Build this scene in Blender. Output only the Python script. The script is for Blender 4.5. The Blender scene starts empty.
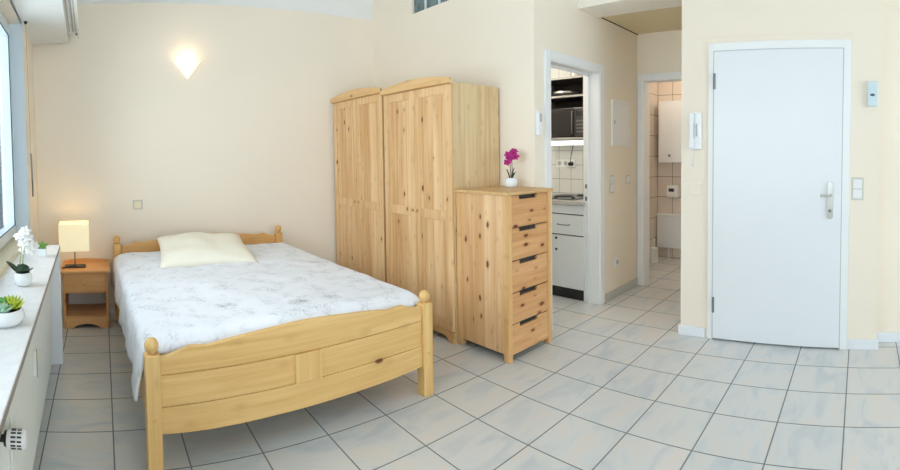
import bpy, bmesh, math, random
from mathutils import Vector, Matrix, Euler, noise
random.seed(7)
C = bpy.context.scene.collection
SC = bpy.context.scene
PI = math.pi
ZC = 1.34
TILE = 0.2471 * ZC
ORG = (2.992, 2.049)

# ------------------------------------------------------------------ materials
def newmat(name):
    m = bpy.data.materials.new(name); m.use_nodes = True
    nt = m.node_tree
    return m, nt, nt.nodes['Principled BSDF']

def lin(r, g, b):
    f = lambda c: (c/255/12.92) if c/255 <= 0.04045 else ((c/255+0.055)/1.055)**2.4
    return (f(r), f(g), f(b), 1)

def plain(name, col, rough=0.5, metal=0.0, var=0.04, scale=6, bump=0.0, bscale=80, spec=0.5):
    m, nt, b = newmat(name)
    N = nt.nodes; L = nt.links
    tc = N.new('ShaderNodeTexCoord'); nz = N.new('ShaderNodeTexNoise')
    nz.inputs['Scale'].default_value = scale; nz.inputs['Detail'].default_value = 3
    L.new(tc.outputs['Object'], nz.inputs['Vector'])
    rp = N.new('ShaderNodeValToRGB')
    rp.color_ramp.elements[0].position = .3; rp.color_ramp.elements[1].position = .7
    rp.color_ramp.elements[0].color = tuple(c*(1-var) for c in col[:3]) + (1,)
    rp.color_ramp.elements[1].color = tuple(min(1, c*(1+var)) for c in col[:3]) + (1,)
    L.new(nz.outputs['Fac'], rp.inputs['Fac']); L.new(rp.outputs['Color'], b.inputs['Base Color'])
    b.inputs['Roughness'].default_value = rough; b.inputs['Metallic'].default_value = metal
    b.inputs['Specular IOR Level'].default_value = spec
    if bump:
        n2 = N.new('ShaderNodeTexNoise'); n2.inputs['Scale'].default_value = bscale; n2.inputs['Detail'].default_value = 4
        L.new(tc.outputs['Object'], n2.inputs['Vector'])
        bp = N.new('ShaderNodeBump'); bp.inputs['Strength'].default_value = bump; bp.inputs['Distance'].default_value = 0.002
        L.new(n2.outputs['Fac'], bp.inputs['Height']); L.new(bp.outputs['Normal'], b.inputs['Normal'])
    return m

def pine(name, axis, base, dark, knotamt=1.0, plank=None, across=None, rough=0.42, knotcol=None, kscale=7.0, depth=None, ksize=.12):
    """wood with grain along `axis`; plank seams every `plank` metres across `across`"""
    m, nt, b = newmat(name); N = nt.nodes; L = nt.links
    tc = N.new('ShaderNodeTexCoord'); oi = N.new('ShaderNodeObjectInfo')
    off = N.new('ShaderNodeVectorMath'); off.operation = 'SCALE'; off.inputs[0].default_value = (13.1, 7.7, 5.3)
    L.new(oi.outputs['Random'], off.inputs['Scale'])
    add = N.new('ShaderNodeVectorMath'); add.operation = 'ADD'
    L.new(tc.outputs['Object'], add.inputs[0]); L.new(off.outputs[0], add.inputs[1])
    # plank index shifts the pattern along the grain
    vec = add
    sep = N.new('ShaderNodeSeparateXYZ'); L.new(tc.outputs['Object'], sep.inputs[0])
    seam = None
    if plank:
        dv = N.new('ShaderNodeMath'); dv.operation = 'DIVIDE'; dv.inputs[1].default_value = plank
        L.new(sep.outputs[across], dv.inputs[0])
        fl = N.new('ShaderNodeMath'); fl.operation = 'FLOOR'; L.new(dv.outputs[0], fl.inputs[0])
        fr = N.new('ShaderNodeMath'); fr.operation = 'FRACT'; L.new(dv.outputs[0], fr.inputs[0])
        wn = N.new('ShaderNodeTexWhiteNoise'); wn.noise_dimensions = '1D'; L.new(fl.outputs[0], wn.inputs['W'])
        s2 = N.new('ShaderNodeVectorMath'); s2.operation = 'SCALE'; s2.inputs[0].default_value = (3.7, 5.1, 4.3)
        L.new(wn.outputs['Value'], s2.inputs['Scale'])
        a2 = N.new('ShaderNodeVectorMath'); a2.operation = 'ADD'
        L.new(add.outputs[0], a2.inputs[0]); L.new(s2.outputs[0], a2.inputs[1]); vec = a2
        ab = N.new('ShaderNodeMath'); ab.operation = 'COMPARE'; ab.inputs[1].default_value = 0.0; ab.inputs[2].default_value = 0.0022/plank
        L.new(fr.outputs[0], ab.inputs[0]); seam = ab
        tone = wn
    def mapped(sx, sl):
        mp = N.new('ShaderNodeMapping'); sc = [sx, sx, sx]; sc['XYZ'.index(axis)] = sl
        mp.inputs['Scale'].default_value = sc; L.new(vec.outputs[0], mp.inputs['Vector']); return mp
    # knots
    mk = mapped(kscale, kscale*0.5)
    if depth is not None: mk.inputs['Scale'].default_value[depth] = 0.0
    vo = N.new('ShaderNodeTexVoronoi'); vo.feature = 'F1'; vo.voronoi_dimensions = '2D'; vo.inputs['Scale'].default_value = 1.0
    ks = N.new('ShaderNodeSeparateXYZ'); kc = N.new('ShaderNodeCombineXYZ'); L.new(mk.outputs[0], ks.inputs[0])
    ax2 = [q for q in range(3) if q != (depth if depth is not None else 1)]
    L.new(ks.outputs[ax2[0]], kc.inputs[0]); L.new(ks.outputs[ax2[1]], kc.inputs[1])
    L.new(kc.outputs[0], vo.inputs['Vector'])
    sepc = N.new('ShaderNodeSeparateColor'); L.new(vo.outputs['Color'], sepc.inputs[0])
    rsz = N.new('ShaderNodeMapRange'); rsz.inputs['From Min'].default_value = 1-0.42*knotamt if knotamt else 1.1
    rsz.inputs['From Max'].default_value = 1.0; rsz.inputs['To Min'].default_value = 0.0; rsz.inputs['To Max'].default_value = ksize
    L.new(sepc.outputs[0], rsz.inputs['Value'])
    lt = N.new('ShaderNodeMath'); lt.operation = 'SUBTRACT'; L.new(rsz.outputs[0], lt.inputs[0]); L.new(vo.outputs['Distance'], lt.inputs[1])
    kn = N.new('ShaderNodeMapRange'); kn.inputs['From Min'].default_value = -0.012; kn.inputs['From Max'].default_value = 0.03
    L.new(lt.outputs[0], kn.inputs['Value'])
    halo = N.new('ShaderNodeMapRange'); halo.inputs['From Min'].default_value = -0.16; halo.inputs['From Max'].default_value = 0.0
    L.new(lt.outputs[0], halo.inputs['Value'])
    # grain
    mg = mapped(30, 1.3)
    n1 = N.new('ShaderNodeTexNoise'); n1.inputs['Scale'].default_value = 1.0; n1.inputs['Detail'].default_value = 4; n1.inputs['Distortion'].default_value = .6
    L.new(mg.outputs[0], n1.inputs['Vector'])
    mf = mapped(160, 4.0)
    n2 = N.new('ShaderNodeTexNoise'); n2.inputs['Scale'].default_value = 1.0; n2.inputs['Detail'].default_value = 2
    L.new(mf.outputs[0], n2.inputs['Vector'])
    mb = mapped(4, .7)
    n3 = N.new('ShaderNodeTexNoise'); n3.inputs['Scale'].default_value = 1.0; n3.inputs['Detail'].default_value = 1
    L.new(mb.outputs[0], n3.inputs['Vector'])
    def mth(op, a, bb):
        x = N.new('ShaderNodeMath'); x.operation = op
        for i, v in enumerate((a, bb)):
            if isinstance(v, (int, float)): x.inputs[i].default_value = v
            else: L.new(v, x.inputs[i])
        return x.outputs[0]
    g = mth('ADD', mth('MULTIPLY', n1.outputs['Fac'], .55), mth('MULTIPLY', n2.outputs['Fac'], .2))
    g = mth('ADD', g, mth('MULTIPLY', n3.outputs['Fac'], .3))
    if plank: g = mth('ADD', g, mth('MULTIPLY', mth('SUBTRACT', wn.outputs['Value'], .5), .16))
    rp = N.new('ShaderNodeValToRGB'); e = rp.color_ramp.elements
    e[0].position = .38; e[1].position = .68; e[0].color = base; e[1].color = dark
    L.new(g, rp.inputs['Fac'])
    mid = tuple(dark[i]*.78 for i in range(3)) + (1,)
    mx0 = N.new('ShaderNodeMix'); mx0.data_type = 'RGBA'; L.new(mth('MULTIPLY', halo.outputs[0], .45), mx0.inputs[0])
    L.new(rp.outputs['Color'], mx0.inputs[6]); mx0.inputs[7].default_value = mid
    mx = N.new('ShaderNodeMix'); mx.data_type = 'RGBA'; L.new(kn.outputs[0], mx.inputs[0])
    L.new(mx0.outputs[2], mx.inputs[6]); mx.inputs[7].default_value = knotcol or lin(120, 68, 30)
    out = mx.outputs[2]
    if seam:
        ms = N.new('ShaderNodeMix'); ms.data_type = 'RGBA'; L.new(mth('MULTIPLY', seam.outputs[0], .55), ms.inputs[0])
        L.new(out, ms.inputs[6]); ms.inputs[7].default_value = tuple(dark[i]*.45 for i in range(3)) + (1,); out = ms.outputs[2]
    L.new(out, b.inputs['Base Color']); b.inputs['Roughness'].default_value = rough
    b.inputs['Specular IOR Level'].default_value = .4
    return m

def emit(name, col, strength):
    m, nt, b = newmat(name)
    b.inputs['Base Color'].default_value = col
    b.inputs['Emission Color'].default_value = col; b.inputs['Emission Strength'].default_value = strength
    return m

def tile_mat(name, w, h, org, c1, c2, grout, mortar, axes=(0, 1), rough=.3, marble=False, spec=.5):
    m, nt, b = newmat(name); N = nt.nodes; L = nt.links
    tc = N.new('ShaderNodeTexCoord'); sp = N.new('ShaderNodeSeparateXYZ'); L.new(tc.outputs['Object'], sp.inputs[0])
    cb = N.new('ShaderNodeCombineXYZ')
    for i in range(2):
        s = N.new('ShaderNodeMath'); s.operation = 'SUBTRACT'; s.inputs[1].default_value = org[i] - 40*(w, h)[i]
        L.new(sp.outputs[axes[i]], s.inputs[0]); L.new(s.outputs[0], cb.inputs[i])
    br = N.new('ShaderNodeTexBrick'); br.offset = 0; br.squash = 1
    br.inputs['Scale'].default_value = 1; br.inputs['Brick Width'].default_value = w; br.inputs['Row Height'].default_value = h
    br.inputs['Mortar Size'].default_value = mortar; br.inputs['Mortar Smooth'].default_value = .15; br.inputs['Bias'].default_value = 0
    br.inputs['Color1'].default_value = c1; br.inputs['Color2'].default_value = c2; br.inputs['Mortar'].default_value = grout
    L.new(cb.outputs[0], br.inputs['Vector'])
    out = br.outputs['Color']
    if marble:
        # per-tile offset, streaky clouds
        fx = []
        for i in range(2):
            d = N.new('ShaderNodeMath'); d.operation = 'DIVIDE'; d.inputs[1].default_value = (w, h)[i]
            L.new(cb.outputs[0], sp.inputs[0]) if False else None
            s = N.new('ShaderNodeSeparateXYZ'); L.new(cb.outputs[0], s.inputs[0]); L.new(s.outputs[i], d.inputs[0])
            f = N.new('ShaderNodeMath'); f.operation = 'FLOOR'; L.new(d.outputs[0], f.inputs[0]); fx.append(f)
        c2_ = N.new('ShaderNodeCombineXYZ'); L.new(fx[0].outputs[0], c2_.inputs[0]); L.new(fx[1].outputs[0], c2_.inputs[1])
        wn = N.new('ShaderNodeTexWhiteNoise'); wn.noise_dimensions = '3D'; L.new(c2_.outputs[0], wn.inputs['Vector'])
        sc = N.new('ShaderNodeVectorMath'); sc.operation = 'SCALE'; sc.inputs['Scale'].default_value = 9; L.new(wn.outputs['Color'], sc.inputs[0])
        ad = N.new('ShaderNodeVectorMath'); ad.operation = 'ADD'; L.new(cb.outputs[0], ad.inputs[0]); L.new(sc.outputs[0], ad.inputs[1])
        mp = N.new('ShaderNodeMapping'); mp.inputs['Rotation'].default_value = (0, 0, .6); mp.inputs['Scale'].default_value = (3, 8, 3)
        L.new(ad.outputs[0], mp.inputs['Vector'])
        nz = N.new('ShaderNodeTexNoise'); nz.inputs['Scale'].default_value = 1; nz.inputs['Detail'].default_value = 5; nz.inputs['Distortion'].default_value = 1.12
        L.new(mp.outputs[0], nz.inputs['Vector'])
        rp = N.new('ShaderNodeValToRGB'); e = rp.color_ramp.elements
        e[0].position = .30; e[0].color = marble[0]; e[1].position = .72; e[1].color = marble[2]
        k = e.new(.5); k.color = marble[1]
        L.new(nz.outputs['Fac'], rp.inputs['Fac'])
        mx = N.new('ShaderNodeMix'); mx.data_type = 'RGBA'; L.new(br.outputs['Fac'], mx.inputs[0])
        L.new(rp.outputs['Color'], mx.inputs[6]); mx.inputs[7].default_value = grout; out = mx.outputs[2]
    L.new(out, b.inputs['Base Color'])
    rr = N.new('ShaderNodeMapRange'); rr.inputs['To Min'].default_value = rough; rr.inputs['To Max'].default_value = .85
    L.new(br.outputs['Fac'], rr.inputs['Value']); L.new(rr.outputs[0], b.inputs['Roughness'])
    b.inputs['Specular IOR Level'].default_value = spec
    bp = N.new('ShaderNodeBump'); bp.inputs['Strength'].default_value = .35; bp.inputs['Distance'].default_value = .002; bp.invert = True
    L.new(br.outputs['Fac'], bp.inputs['Height']); L.new(bp.outputs['Normal'], b.inputs['Normal'])
    return m

M = {}
M['wall'] = plain('wall_paint', lin(242, 232, 216), .9, var=.012, scale=1.2, bump=.15, bscale=260, spec=.2)
M['whitewall'] = plain('white_paint', lin(236, 237, 236), .9, var=.01, scale=1.5, bump=.12, bscale=220, spec=.2)
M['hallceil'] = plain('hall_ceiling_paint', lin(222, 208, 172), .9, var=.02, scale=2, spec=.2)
M['white'] = plain('white_lacquer', lin(231, 235, 239), .35, var=.008, scale=3)
M['frame'] = plain('white_frame', lin(238, 240, 241), .4, var=.01, scale=3)
M['plastic'] = plain('white_plastic', lin(236, 238, 238), .4, var=.01)
M['seam'] = plain('grey_seam', lin(176, 180, 180), .7)
M['cream'] = plain('cream_plastic', lin(236, 226, 196), .45, var=.01)
M['floor'] = tile_mat('floor_tiles', TILE, TILE, ORG, lin(200, 200, 196), lin(200, 200, 196), lin(120, 126, 128), .0038, rough=.28,
                      marble=(lin(192, 197, 200), lin(209, 210, 208), lin(216, 208, 201)))
M['skirt'] = plain('tile_skirting', lin(196, 196, 192), .35, var=.05, scale=9)
M['sill'] = plain('stone_sill', lin(238, 237, 237), .3, var=.05, scale=26)
M['silledge'] = plain('stone_edge', lin(150, 142, 132), .5)
M['upvc'] = plain('window_plastic', lin(214, 226, 234), .35, var=.01)
M['gasket'] = plain('gasket', lin(50, 72, 84), .6)
M['soffit'] = plain('soffit_paint', lin(228, 232, 230), .85, var=.015, scale=3, spec=.2)
M['beam'] = plain('beam_paint', lin(240, 234, 222), .9, var=.01, spec=.2)
M['plate'] = plain('switch_frame', lin(206, 204, 196), .45)
M['rail'] = plain('rail_plastic', lin(226, 226, 220), .5)
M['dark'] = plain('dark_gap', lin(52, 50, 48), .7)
M['black'] = plain('black_plastic', lin(26, 26, 28), .4)
M['steel'] = plain('brushed_steel', lin(196, 196, 192), .3, metal=1, var=.03, scale=30)
M['brass'] = plain('brass', lin(196, 164, 96), .35, metal=.9)
M['hinge'] = plain('hinge_steel', lin(128, 130, 132), .4, metal=.7)
M['radiator'] = plain('radiator_enamel', lin(228, 229, 221), .4, var=.01)
WB, WD = lin(228, 188, 130), lin(204, 154, 92)
M['bedH'] = pine('bed_pine_crosswise', 'X', lin(236, 198, 134), lin(214, 168, 100), .22, kscale=6, rough=.38, depth=1, ksize=.08)
M['bedV'] = pine('bed_pine_upright', 'Z', lin(236, 198, 134), lin(214, 168, 100), .12, rough=.38, depth=1)
M['bedY'] = pine('bed_pine_lengthwise', 'Y', lin(236, 198, 134), lin(214, 168, 100), .1, rough=.38, depth=0)
M['headH'] = pine('headboard_pine', 'X', lin(222, 174, 108), lin(202, 148, 82), .3, rough=.38, depth=1)
M['headV'] = pine('headboard_pine_upright', 'Z', lin(222, 174, 108), lin(204, 150, 84), .1, rough=.38, depth=1)
M['wardV'] = pine('wardrobe_pine_upright', 'Z', lin(240, 205, 158), lin(210, 160, 106), .75, plank=.105, across=1, kscale=10, depth=0)
M['wardS'] = pine('wardrobe_pine_side', 'Z', lin(228, 204, 164), lin(206, 174, 126), .45, plank=.125, across=0, kscale=9, depth=1)
M['wardF'] = pine('wardrobe_pine_frame', 'Z', lin(239, 204, 156), lin(213, 165, 110), .3, kscale=10, depth=0)
M['wardH'] = pine('wardrobe_pine_crosswise', 'Y', lin(234, 196, 142), lin(208, 160, 100), .5, kscale=9, depth=0)
M['dresS'] = pine('dresser_pine_side', 'Z', lin(240, 204, 160), lin(213, 164, 112), 1.35, plank=.11, across=1, kscale=12, depth=0, ksize=.15)
M['dresV'] = pine('dresser_pine_post', 'Z', lin(234, 194, 140), lin(212, 162, 102), .5, kscale=12, depth=1)
M['dresH'] = pine('dresser_pine_crosswise', 'X', lin(232, 184, 132), lin(200, 142, 88), 1.4, kscale=11, depth=1, ksize=.15)
M['dresT'] = pine('dresser_pine_top', 'X', lin(222, 184, 132), lin(204, 160, 104), .3, kscale=8, depth=2)
M['nightH'] = pine('nightstand_pine_crosswise', 'X', lin(222, 172, 118), lin(198, 142, 86), .5, kscale=9, depth=1)
M['nightV'] = pine('nightstand_pine_upright', 'Z', lin(222, 172, 118), lin(200, 144, 88), .3, kscale=9, depth=1)
M['nightback'] = plain('nightstand_back_board', lin(206, 206, 200), .7)
M['ceramic'] = plain('white_ceramic', lin(236, 240, 242), .18, var=.01)
M['soil'] = plain('soil', lin(70, 52, 38), .95, var=.3, scale=60)
M['leaf'] = plain('dark_leaf', lin(36, 88, 48), .4, var=.25, scale=40)
M['leafdark'] = plain('deep_green_leaf', lin(28, 58, 34), .4, var=.25, scale=40)
M['suc1'] = plain('green_succulent', lin(96, 168, 84), .45, var=.25, scale=50)
M['suc2'] = plain('lime_succulent', lin(186, 200, 60), .45, var=.2, scale=50)
M['suc3'] = plain('pale_succulent', lin(166, 206, 176), .45, var=.15, scale=50)
M['tuft'] = plain('small_succulent', lin(126, 168, 76), .5, var=.25, scale=60)
M['stem'] = plain('plant_stem', lin(150, 160, 96), .5)
M['stemdark'] = plain('plant_stem_dark', lin(74, 66, 50), .5)
M['petalw'] = plain('white_petal', lin(246, 246, 244), .5, var=.02)
M['petalm'] = plain('magenta_petal', lin(192, 32, 132), .5, var=.25, scale=40)
M['petalc'] = plain('petal_centre', lin(120, 14, 84), .5)
M['linen'] = plain('cream_cotton', lin(240, 234, 217), .9, var=.02, scale=4, bump=.25, bscale=14, spec=.15)
M['oven'] = plain('microwave_black', lin(30, 28, 32), .25)
M['ovenglass'] = plain('microwave_glass', lin(22, 21, 26), .1)
M['kgrey'] = plain('kitchen_shelf_edge', lin(176, 176, 170), .45)
M['kwhite'] = plain('kitchen_front', lin(226, 231, 233), .4, var=.01)
M['kdark'] = plain('kitchen_shelf_inside', lin(44, 38, 38), .6)
M['worktop'] = plain('kitchen_worktop', lin(190, 188, 184), .4, var=.08, scale=60)
M['hob'] = plain('hob_enamel', lin(90, 92, 92), .3)
M['ktile'] = tile_mat('kitchen_tiles', .15, .15, (0.02, 1.06), lin(226, 228, 224), lin(222, 224, 221), lin(170, 172, 170), .004, axes=(1, 2), rough=.2)
M['btile'] = tile_mat('bath_tiles_end', .205, .258, (2.53, .0), lin(232, 222, 212), lin(228, 217, 206), lin(150, 132, 118), .004, axes=(1, 2), rough=.25)
M['btile2'] = tile_mat('bath_tiles_side', .205, .258, (5.65, .0), lin(232, 222, 212), lin(228, 217, 206), lin(150, 132, 118), .004, axes=(0, 2), rough=.25)
M['glassblock'] = plain('glass_brick', lin(104, 124, 124), .12, var=.35, scale=14)
M['sconce'] = emit('sconce_glass', (1, .84, .6, 1), .95)
M['bulb'] = emit('tube_light', (1, .97, .88, 1), 3)
M['chain'] = plain('shutter_strap', lin(176, 154, 116), .7)

def lampshade_mat():
    m, nt, b = newmat('lamp_shade_paper')
    b.inputs['Base Color'].default_value = lin(246, 232, 190); b.inputs['Roughness'].default_value = .9
    b.inputs['Emission Color'].default_value = (1, .86, .60, 1); b.inputs['Emission Strength'].default_value = .38
    return m
M['shade'] = lampshade_mat()

def glass_mat():
    m = bpy.data.materials.new('window_glass'); m.use_nodes = True
    nt = m.node_tree; N = nt.nodes; L = nt.links
    N.remove(N['Principled BSDF'])
    t = N.new('ShaderNodeBsdfTransparent'); t.inputs['Color'].default_value = (.96, .985, 1, 1)
    g = N.new('ShaderNodeBsdfGlossy'); g.inputs['Roughness'].default_value = .02
    fr = N.new('ShaderNodeFresnel'); fr.inputs['IOR'].default_value = 1.2
    mx = N.new('ShaderNodeMixShader'); L.new(fr.outputs[0], mx.inputs[0]); L.new(t.outputs[0], mx.inputs[1]); L.new(g.outputs[0], mx.inputs[2])
    L.new(mx.outputs[0], N['Material Output'].inputs['Surface'])
    return m
M['glass'] = glass_mat()

def spread_mat():
    m, nt, b = newmat('bedspread_cotton'); N = nt.nodes; L = nt.links
    tc = N.new('ShaderNodeTexCoord'); uv = tc.outputs['UV']
    def mth(op, a, bb, c=None):
        x = N.new('ShaderNodeMath'); x.operation = op
        for i, v in enumerate((a, bb) if c is None else (a, bb, c)):
            if isinstance(v, (int, float)): x.inputs[i].default_value = v
            else: L.new(v, x.inputs[i])
        return x.outputs[0]
    dn = N.new('ShaderNodeTexNoise'); dn.inputs['Scale'].default_value = 9; dn.inputs['Detail'].default_value = 3
    L.new(uv, dn.inputs['Vector'])
    sc = N.new('ShaderNodeVectorMath'); sc.operation = 'SCALE'; sc.inputs['Scale'].default_value = .16; L.new(dn.outputs['Color'], sc.inputs[0])
    ad = N.new('ShaderNodeVectorMath'); ad.operation = 'ADD'; L.new(uv, ad.inputs[0]); L.new(sc.outputs[0], ad.inputs[1])
    def lines(scale, width):
        v = N.new('ShaderNodeTexVoronoi'); v.feature = 'DISTANCE_TO_EDGE'; v.inputs['Scale'].default_value = scale
        L.new(ad.outputs[0], v.inputs['Vector'])
        r = N.new('ShaderNodeMapRange'); r.inputs['From Min'].default_value = 0; r.inputs['From Max'].default_value = width
        r.inputs['To Min'].default_value = 1; r.inputs['To Max'].default_value = 0
        L.new(v.outputs['Distance'], r.inputs['Value']); return r.outputs[0]
    def blobs(scale, lo, hi):
        n = N.new('ShaderNodeTexNoise'); n.inputs['Scale'].default_value = scale; n.inputs['Detail'].default_value = 3
        L.new(uv, n.inputs['Vector'])
        r = N.new('ShaderNodeMapRange'); r.inputs['From Min'].default_value = lo; r.inputs['From Max'].default_value = hi
        L.new(n.outputs['Fac'], r.inputs['Value']); return r.outputs[0]
    sketch = mth('MULTIPLY', mth('ADD', lines(19, .09), lines(37, .12)), blobs(9, .48, .64))
    # flower clusters
    vf = N.new('ShaderNodeTexVoronoi'); vf.feature = 'F1'; vf.inputs['Scale'].default_value = 2.7; L.new(uv, vf.inputs['Vector'])
    cl = N.new('ShaderNodeMapRange'); cl.inputs['From Min'].default_value = .06; cl.inputs['From Max'].default_value = .2
    cl.inputs['To Min'].default_value = 1; cl.inputs['To Max'].default_value = 0; L.new(vf.outputs['Distance'], cl.inputs['Value'])
    flow = mth('MULTIPLY', cl.outputs[0], mth('ADD', mth('MULTIPLY', lines(34, .16), .9), blobs(30, .42, .7)))
    tot = mth('MINIMUM', mth('ADD', mth('MULTIPLY', sketch, .34), mth('MULTIPLY', flow, .7)), 1.0)
    mx = N.new('ShaderNodeMix'); mx.data_type = 'RGBA'; L.new(mth('MULTIPLY', tot, .85), mx.inputs[0])
    mx.inputs[6].default_value = lin(236, 238, 243); mx.inputs[7].default_value = lin(132, 138, 152)
    L.new(mx.outputs[2], b.inputs['Base Color']); b.inputs['Roughness'].default_value = .9
    b.inputs['Specular IOR Level'].default_value = .15
    nb = N.new('ShaderNodeTexNoise'); nb.inputs['Scale'].default_value = 16; nb.inputs['Detail'].default_value = 4; L.new(uv, nb.inputs['Vector'])
    bp = N.new('ShaderNodeBump'); bp.inputs['Strength'].default_value = .4; bp.inputs['Distance'].default_value = .012
    L.new(nb.outputs['Fac'], bp.inputs['Height']); L.new(bp.outputs['Normal'], b.inputs['Normal'])
    return m
M['spread'] = spread_mat()

# ------------------------------------------------------------------ geometry helpers
class MB:
    def __init__(s): s.bm = bmesh.new()
    def box(s, x0, x1, y0, y1, z0, z1, mat=None):
        if x0 > x1: x0, x1 = x1, x0
        if y0 > y1: y0, y1 = y1, y0
        if z0 > z1: z0, z1 = z1, z0
        v = [s.bm.verts.new(p) for p in ((x0,y0,z0),(x1,y0,z0),(x1,y1,z0),(x0,y1,z0),(x0,y0,z1),(x1,y0,z1),(x1,y1,z1),(x0,y1,z1))]
        for f in ((0,3,2,1),(4,5,6,7),(0,1,5,4),(1,2,6,5),(2,3,7,6),(3,0,4,7)):
            s.bm.faces.new([v[i] for i in f])
        if mat is not None:
            for q in v: q.co = mat @ q.co
        return s
    def prism(s, pts, a0, a1, plane='XZ'):
        """polygon pts in `plane` (CCW), extruded along the third axis a0..a1"""
        def P(u, w, a):
            return {'XZ': (u, a, w), 'YZ': (a, u, w), 'XY': (u, w, a)}[plane]
        A = [s.bm.verts.new(P(u, w, a0)) for u, w in pts]; B = [s.bm.verts.new(P(u, w, a1)) for u, w in pts]
        n = len(pts)
        s.bm.faces.new(A[::-1]); s.bm.faces.new(B)
        for i in range(n): s.bm.faces.new([A[i], A[(i+1) % n], B[(i+1) % n], B[i]])
        return s
    def lathe(s, prof, c=(0,0,0), n=32, axis='Z', sx=1, sy=1):
        """prof: list of (r, h) along axis"""
        rings = []
        for r, h in prof:
            if r < 1e-6:
                rings.append([s.bm.verts.new(s._ax(0, 0, h, axis, c))])
            else:
                rings.append([s.bm.verts.new(s._ax(r*sx*math.cos(2*PI*i/n), r*sy*math.sin(2*PI*i/n), h, axis, c)) for i in range(n)])
        for a, b in zip(rings, rings[1:]):
            if len(a) == 1 and len(b) == 1: continue
            for i in range(n):
                j = (i+1) % n
                if len(a) == 1: s.bm.faces.new([a[0], b[i], b[j]])
                elif len(b) == 1: s.bm.faces.new([a[i], a[j], b[0]])
                else: s.bm.faces.new([a[i], a[j], b[j], b[i]])
        for rg, flip in ((rings[0], True), (rings[-1], False)):
            if len(rg) > 2: s.bm.faces.new(rg[::-1] if flip else rg)
        return s
    def _ax(s, a, b, h, axis, c):
        p = {'Z': (a, b, h), 'X': (h, a, b), 'Y': (a, h, b)}[axis]
        return (p[0]+c[0], p[1]+c[1], p[2]+c[2])
    def tube(s, pts, r, n=10, r2=None):
        pts = [Vector(p) for p in pts]; prev = None; rings = []
        for i, p in enumerate(pts):
            d = (pts[min(i+1, len(pts)-1)] - pts[max(i-1, 0)]).normalized()
            if prev is None:
                u = d.orthogonal().normalized()
            else:
                u = (prev - d*prev.dot(d)).normalized()
            prev = u; w = d.cross(u)
            rr = r if r2 is None else r + (r2-r)*i/(len(pts)-1)
            rings.append([s.bm.verts.new(p + rr*(math.cos(2*PI*k/n)*u + math.sin(2*PI*k/n)*w)) for k in range(n)])
        for a, b in zip(rings, rings[1:]):
            for k in range(n): s.bm.faces.new([a[k], a[(k+1) % n], b[(k+1) % n], b[k]])
        s.bm.faces.new(rings[0][::-1]); s.bm.faces.new(rings[-1])
        return s
    def ball(s, c, r, n=16, sc=(1,1,1)):
        ret = bmesh.ops.create_uvsphere(s.bm, u_segments=n, v_segments=max(6, n//2), radius=r)
        for v in ret['verts']: v.co = Vector((v.co.x*sc[0]+c[0], v.co.y*sc[1]+c[1], v.co.z*sc[2]+c[2]))
        return s
    def leaf(s, base, dirv, length, width, thick=.002, up=(0,0,1), curl=.25, tip=1.0, seg=6):
        """a blade with thickness, curling towards `up`"""
        d = Vector(dirv).normalized(); upv = Vector(up); side = d.cross(upv)
        if side.length < 1e-4: side = d.orthogonal()
        side.normalize(); nrm = side.cross(d).normalized(); base = Vector(base)
        T, B = [], []
        for i in range(seg+1):
            t = i/seg; w = width*.5*math.sin(PI*min(1, .12+t*.88))**.7*tip if i < seg else width*.03
            ctr = base + d*length*t + nrm*curl*length*t*t
            row = [ctr - side*w, ctr + nrm*(-.25*w), ctr + side*w]
            T.append([s.bm.verts.new(q + nrm*thick*.5) for q in row]); B.append([s.bm.verts.new(q - nrm*thick*.5) for q in row])
        for i in range(seg):
            for k in range(2):
                s.bm.faces.new([T[i][k], T[i][k+1], T[i+1][k+1], T[i+1][k]])
                s.bm.faces.new([B[i][k+1], B[i][k], B[i+1][k], B[i+1][k+1]])
            s.bm.faces.new([B[i][0], T[i][0], T[i+1][0], B[i+1][0]])
            s.bm.faces.new([T[i][2], B[i][2], B[i+1][2], T[i+1][2]])
        s.bm.faces.new([T[0][2], T[0][1], T[0][0], B[0][0], B[0][1], B[0][2]])
        s.bm.faces.new([T[-1][0], T[-1][1], T[-1][2], B[-1][2], B[-1][1], B[-1][0]])
        return s
    def build(s, name, mat, parent=None, smooth=False, bevel=0, loc=None, rot=None, seg=2):
        bmesh.ops.recalc_face_normals(s.bm, faces=s.bm.faces)
        me = bpy.data.meshes.new(name); s.bm.to_mesh(me); s.bm.free()
        o = bpy.data.objects.new(name, me); C.objects.link(o)
        me.materials.append(mat)
        if smooth:
            for p in me.polygons: p.use_smooth = True
        if bevel:
            b = o.modifiers.new('bevel', 'BEVEL'); b.width = bevel; b.segments = seg; b.limit_method = 'ANGLE'; b.angle_limit = math.radians(40)
        if parent is not None: o.parent = parent
        if loc: o.location = loc
        if rot: o.rotation_euler = rot
        return o

def smooth_angle(o, deg=35):
    for p in o.data.polygons: p.use_smooth = True
    o.data.set_sharp_from_angle(angle=math.radians(deg))
    return o

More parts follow.
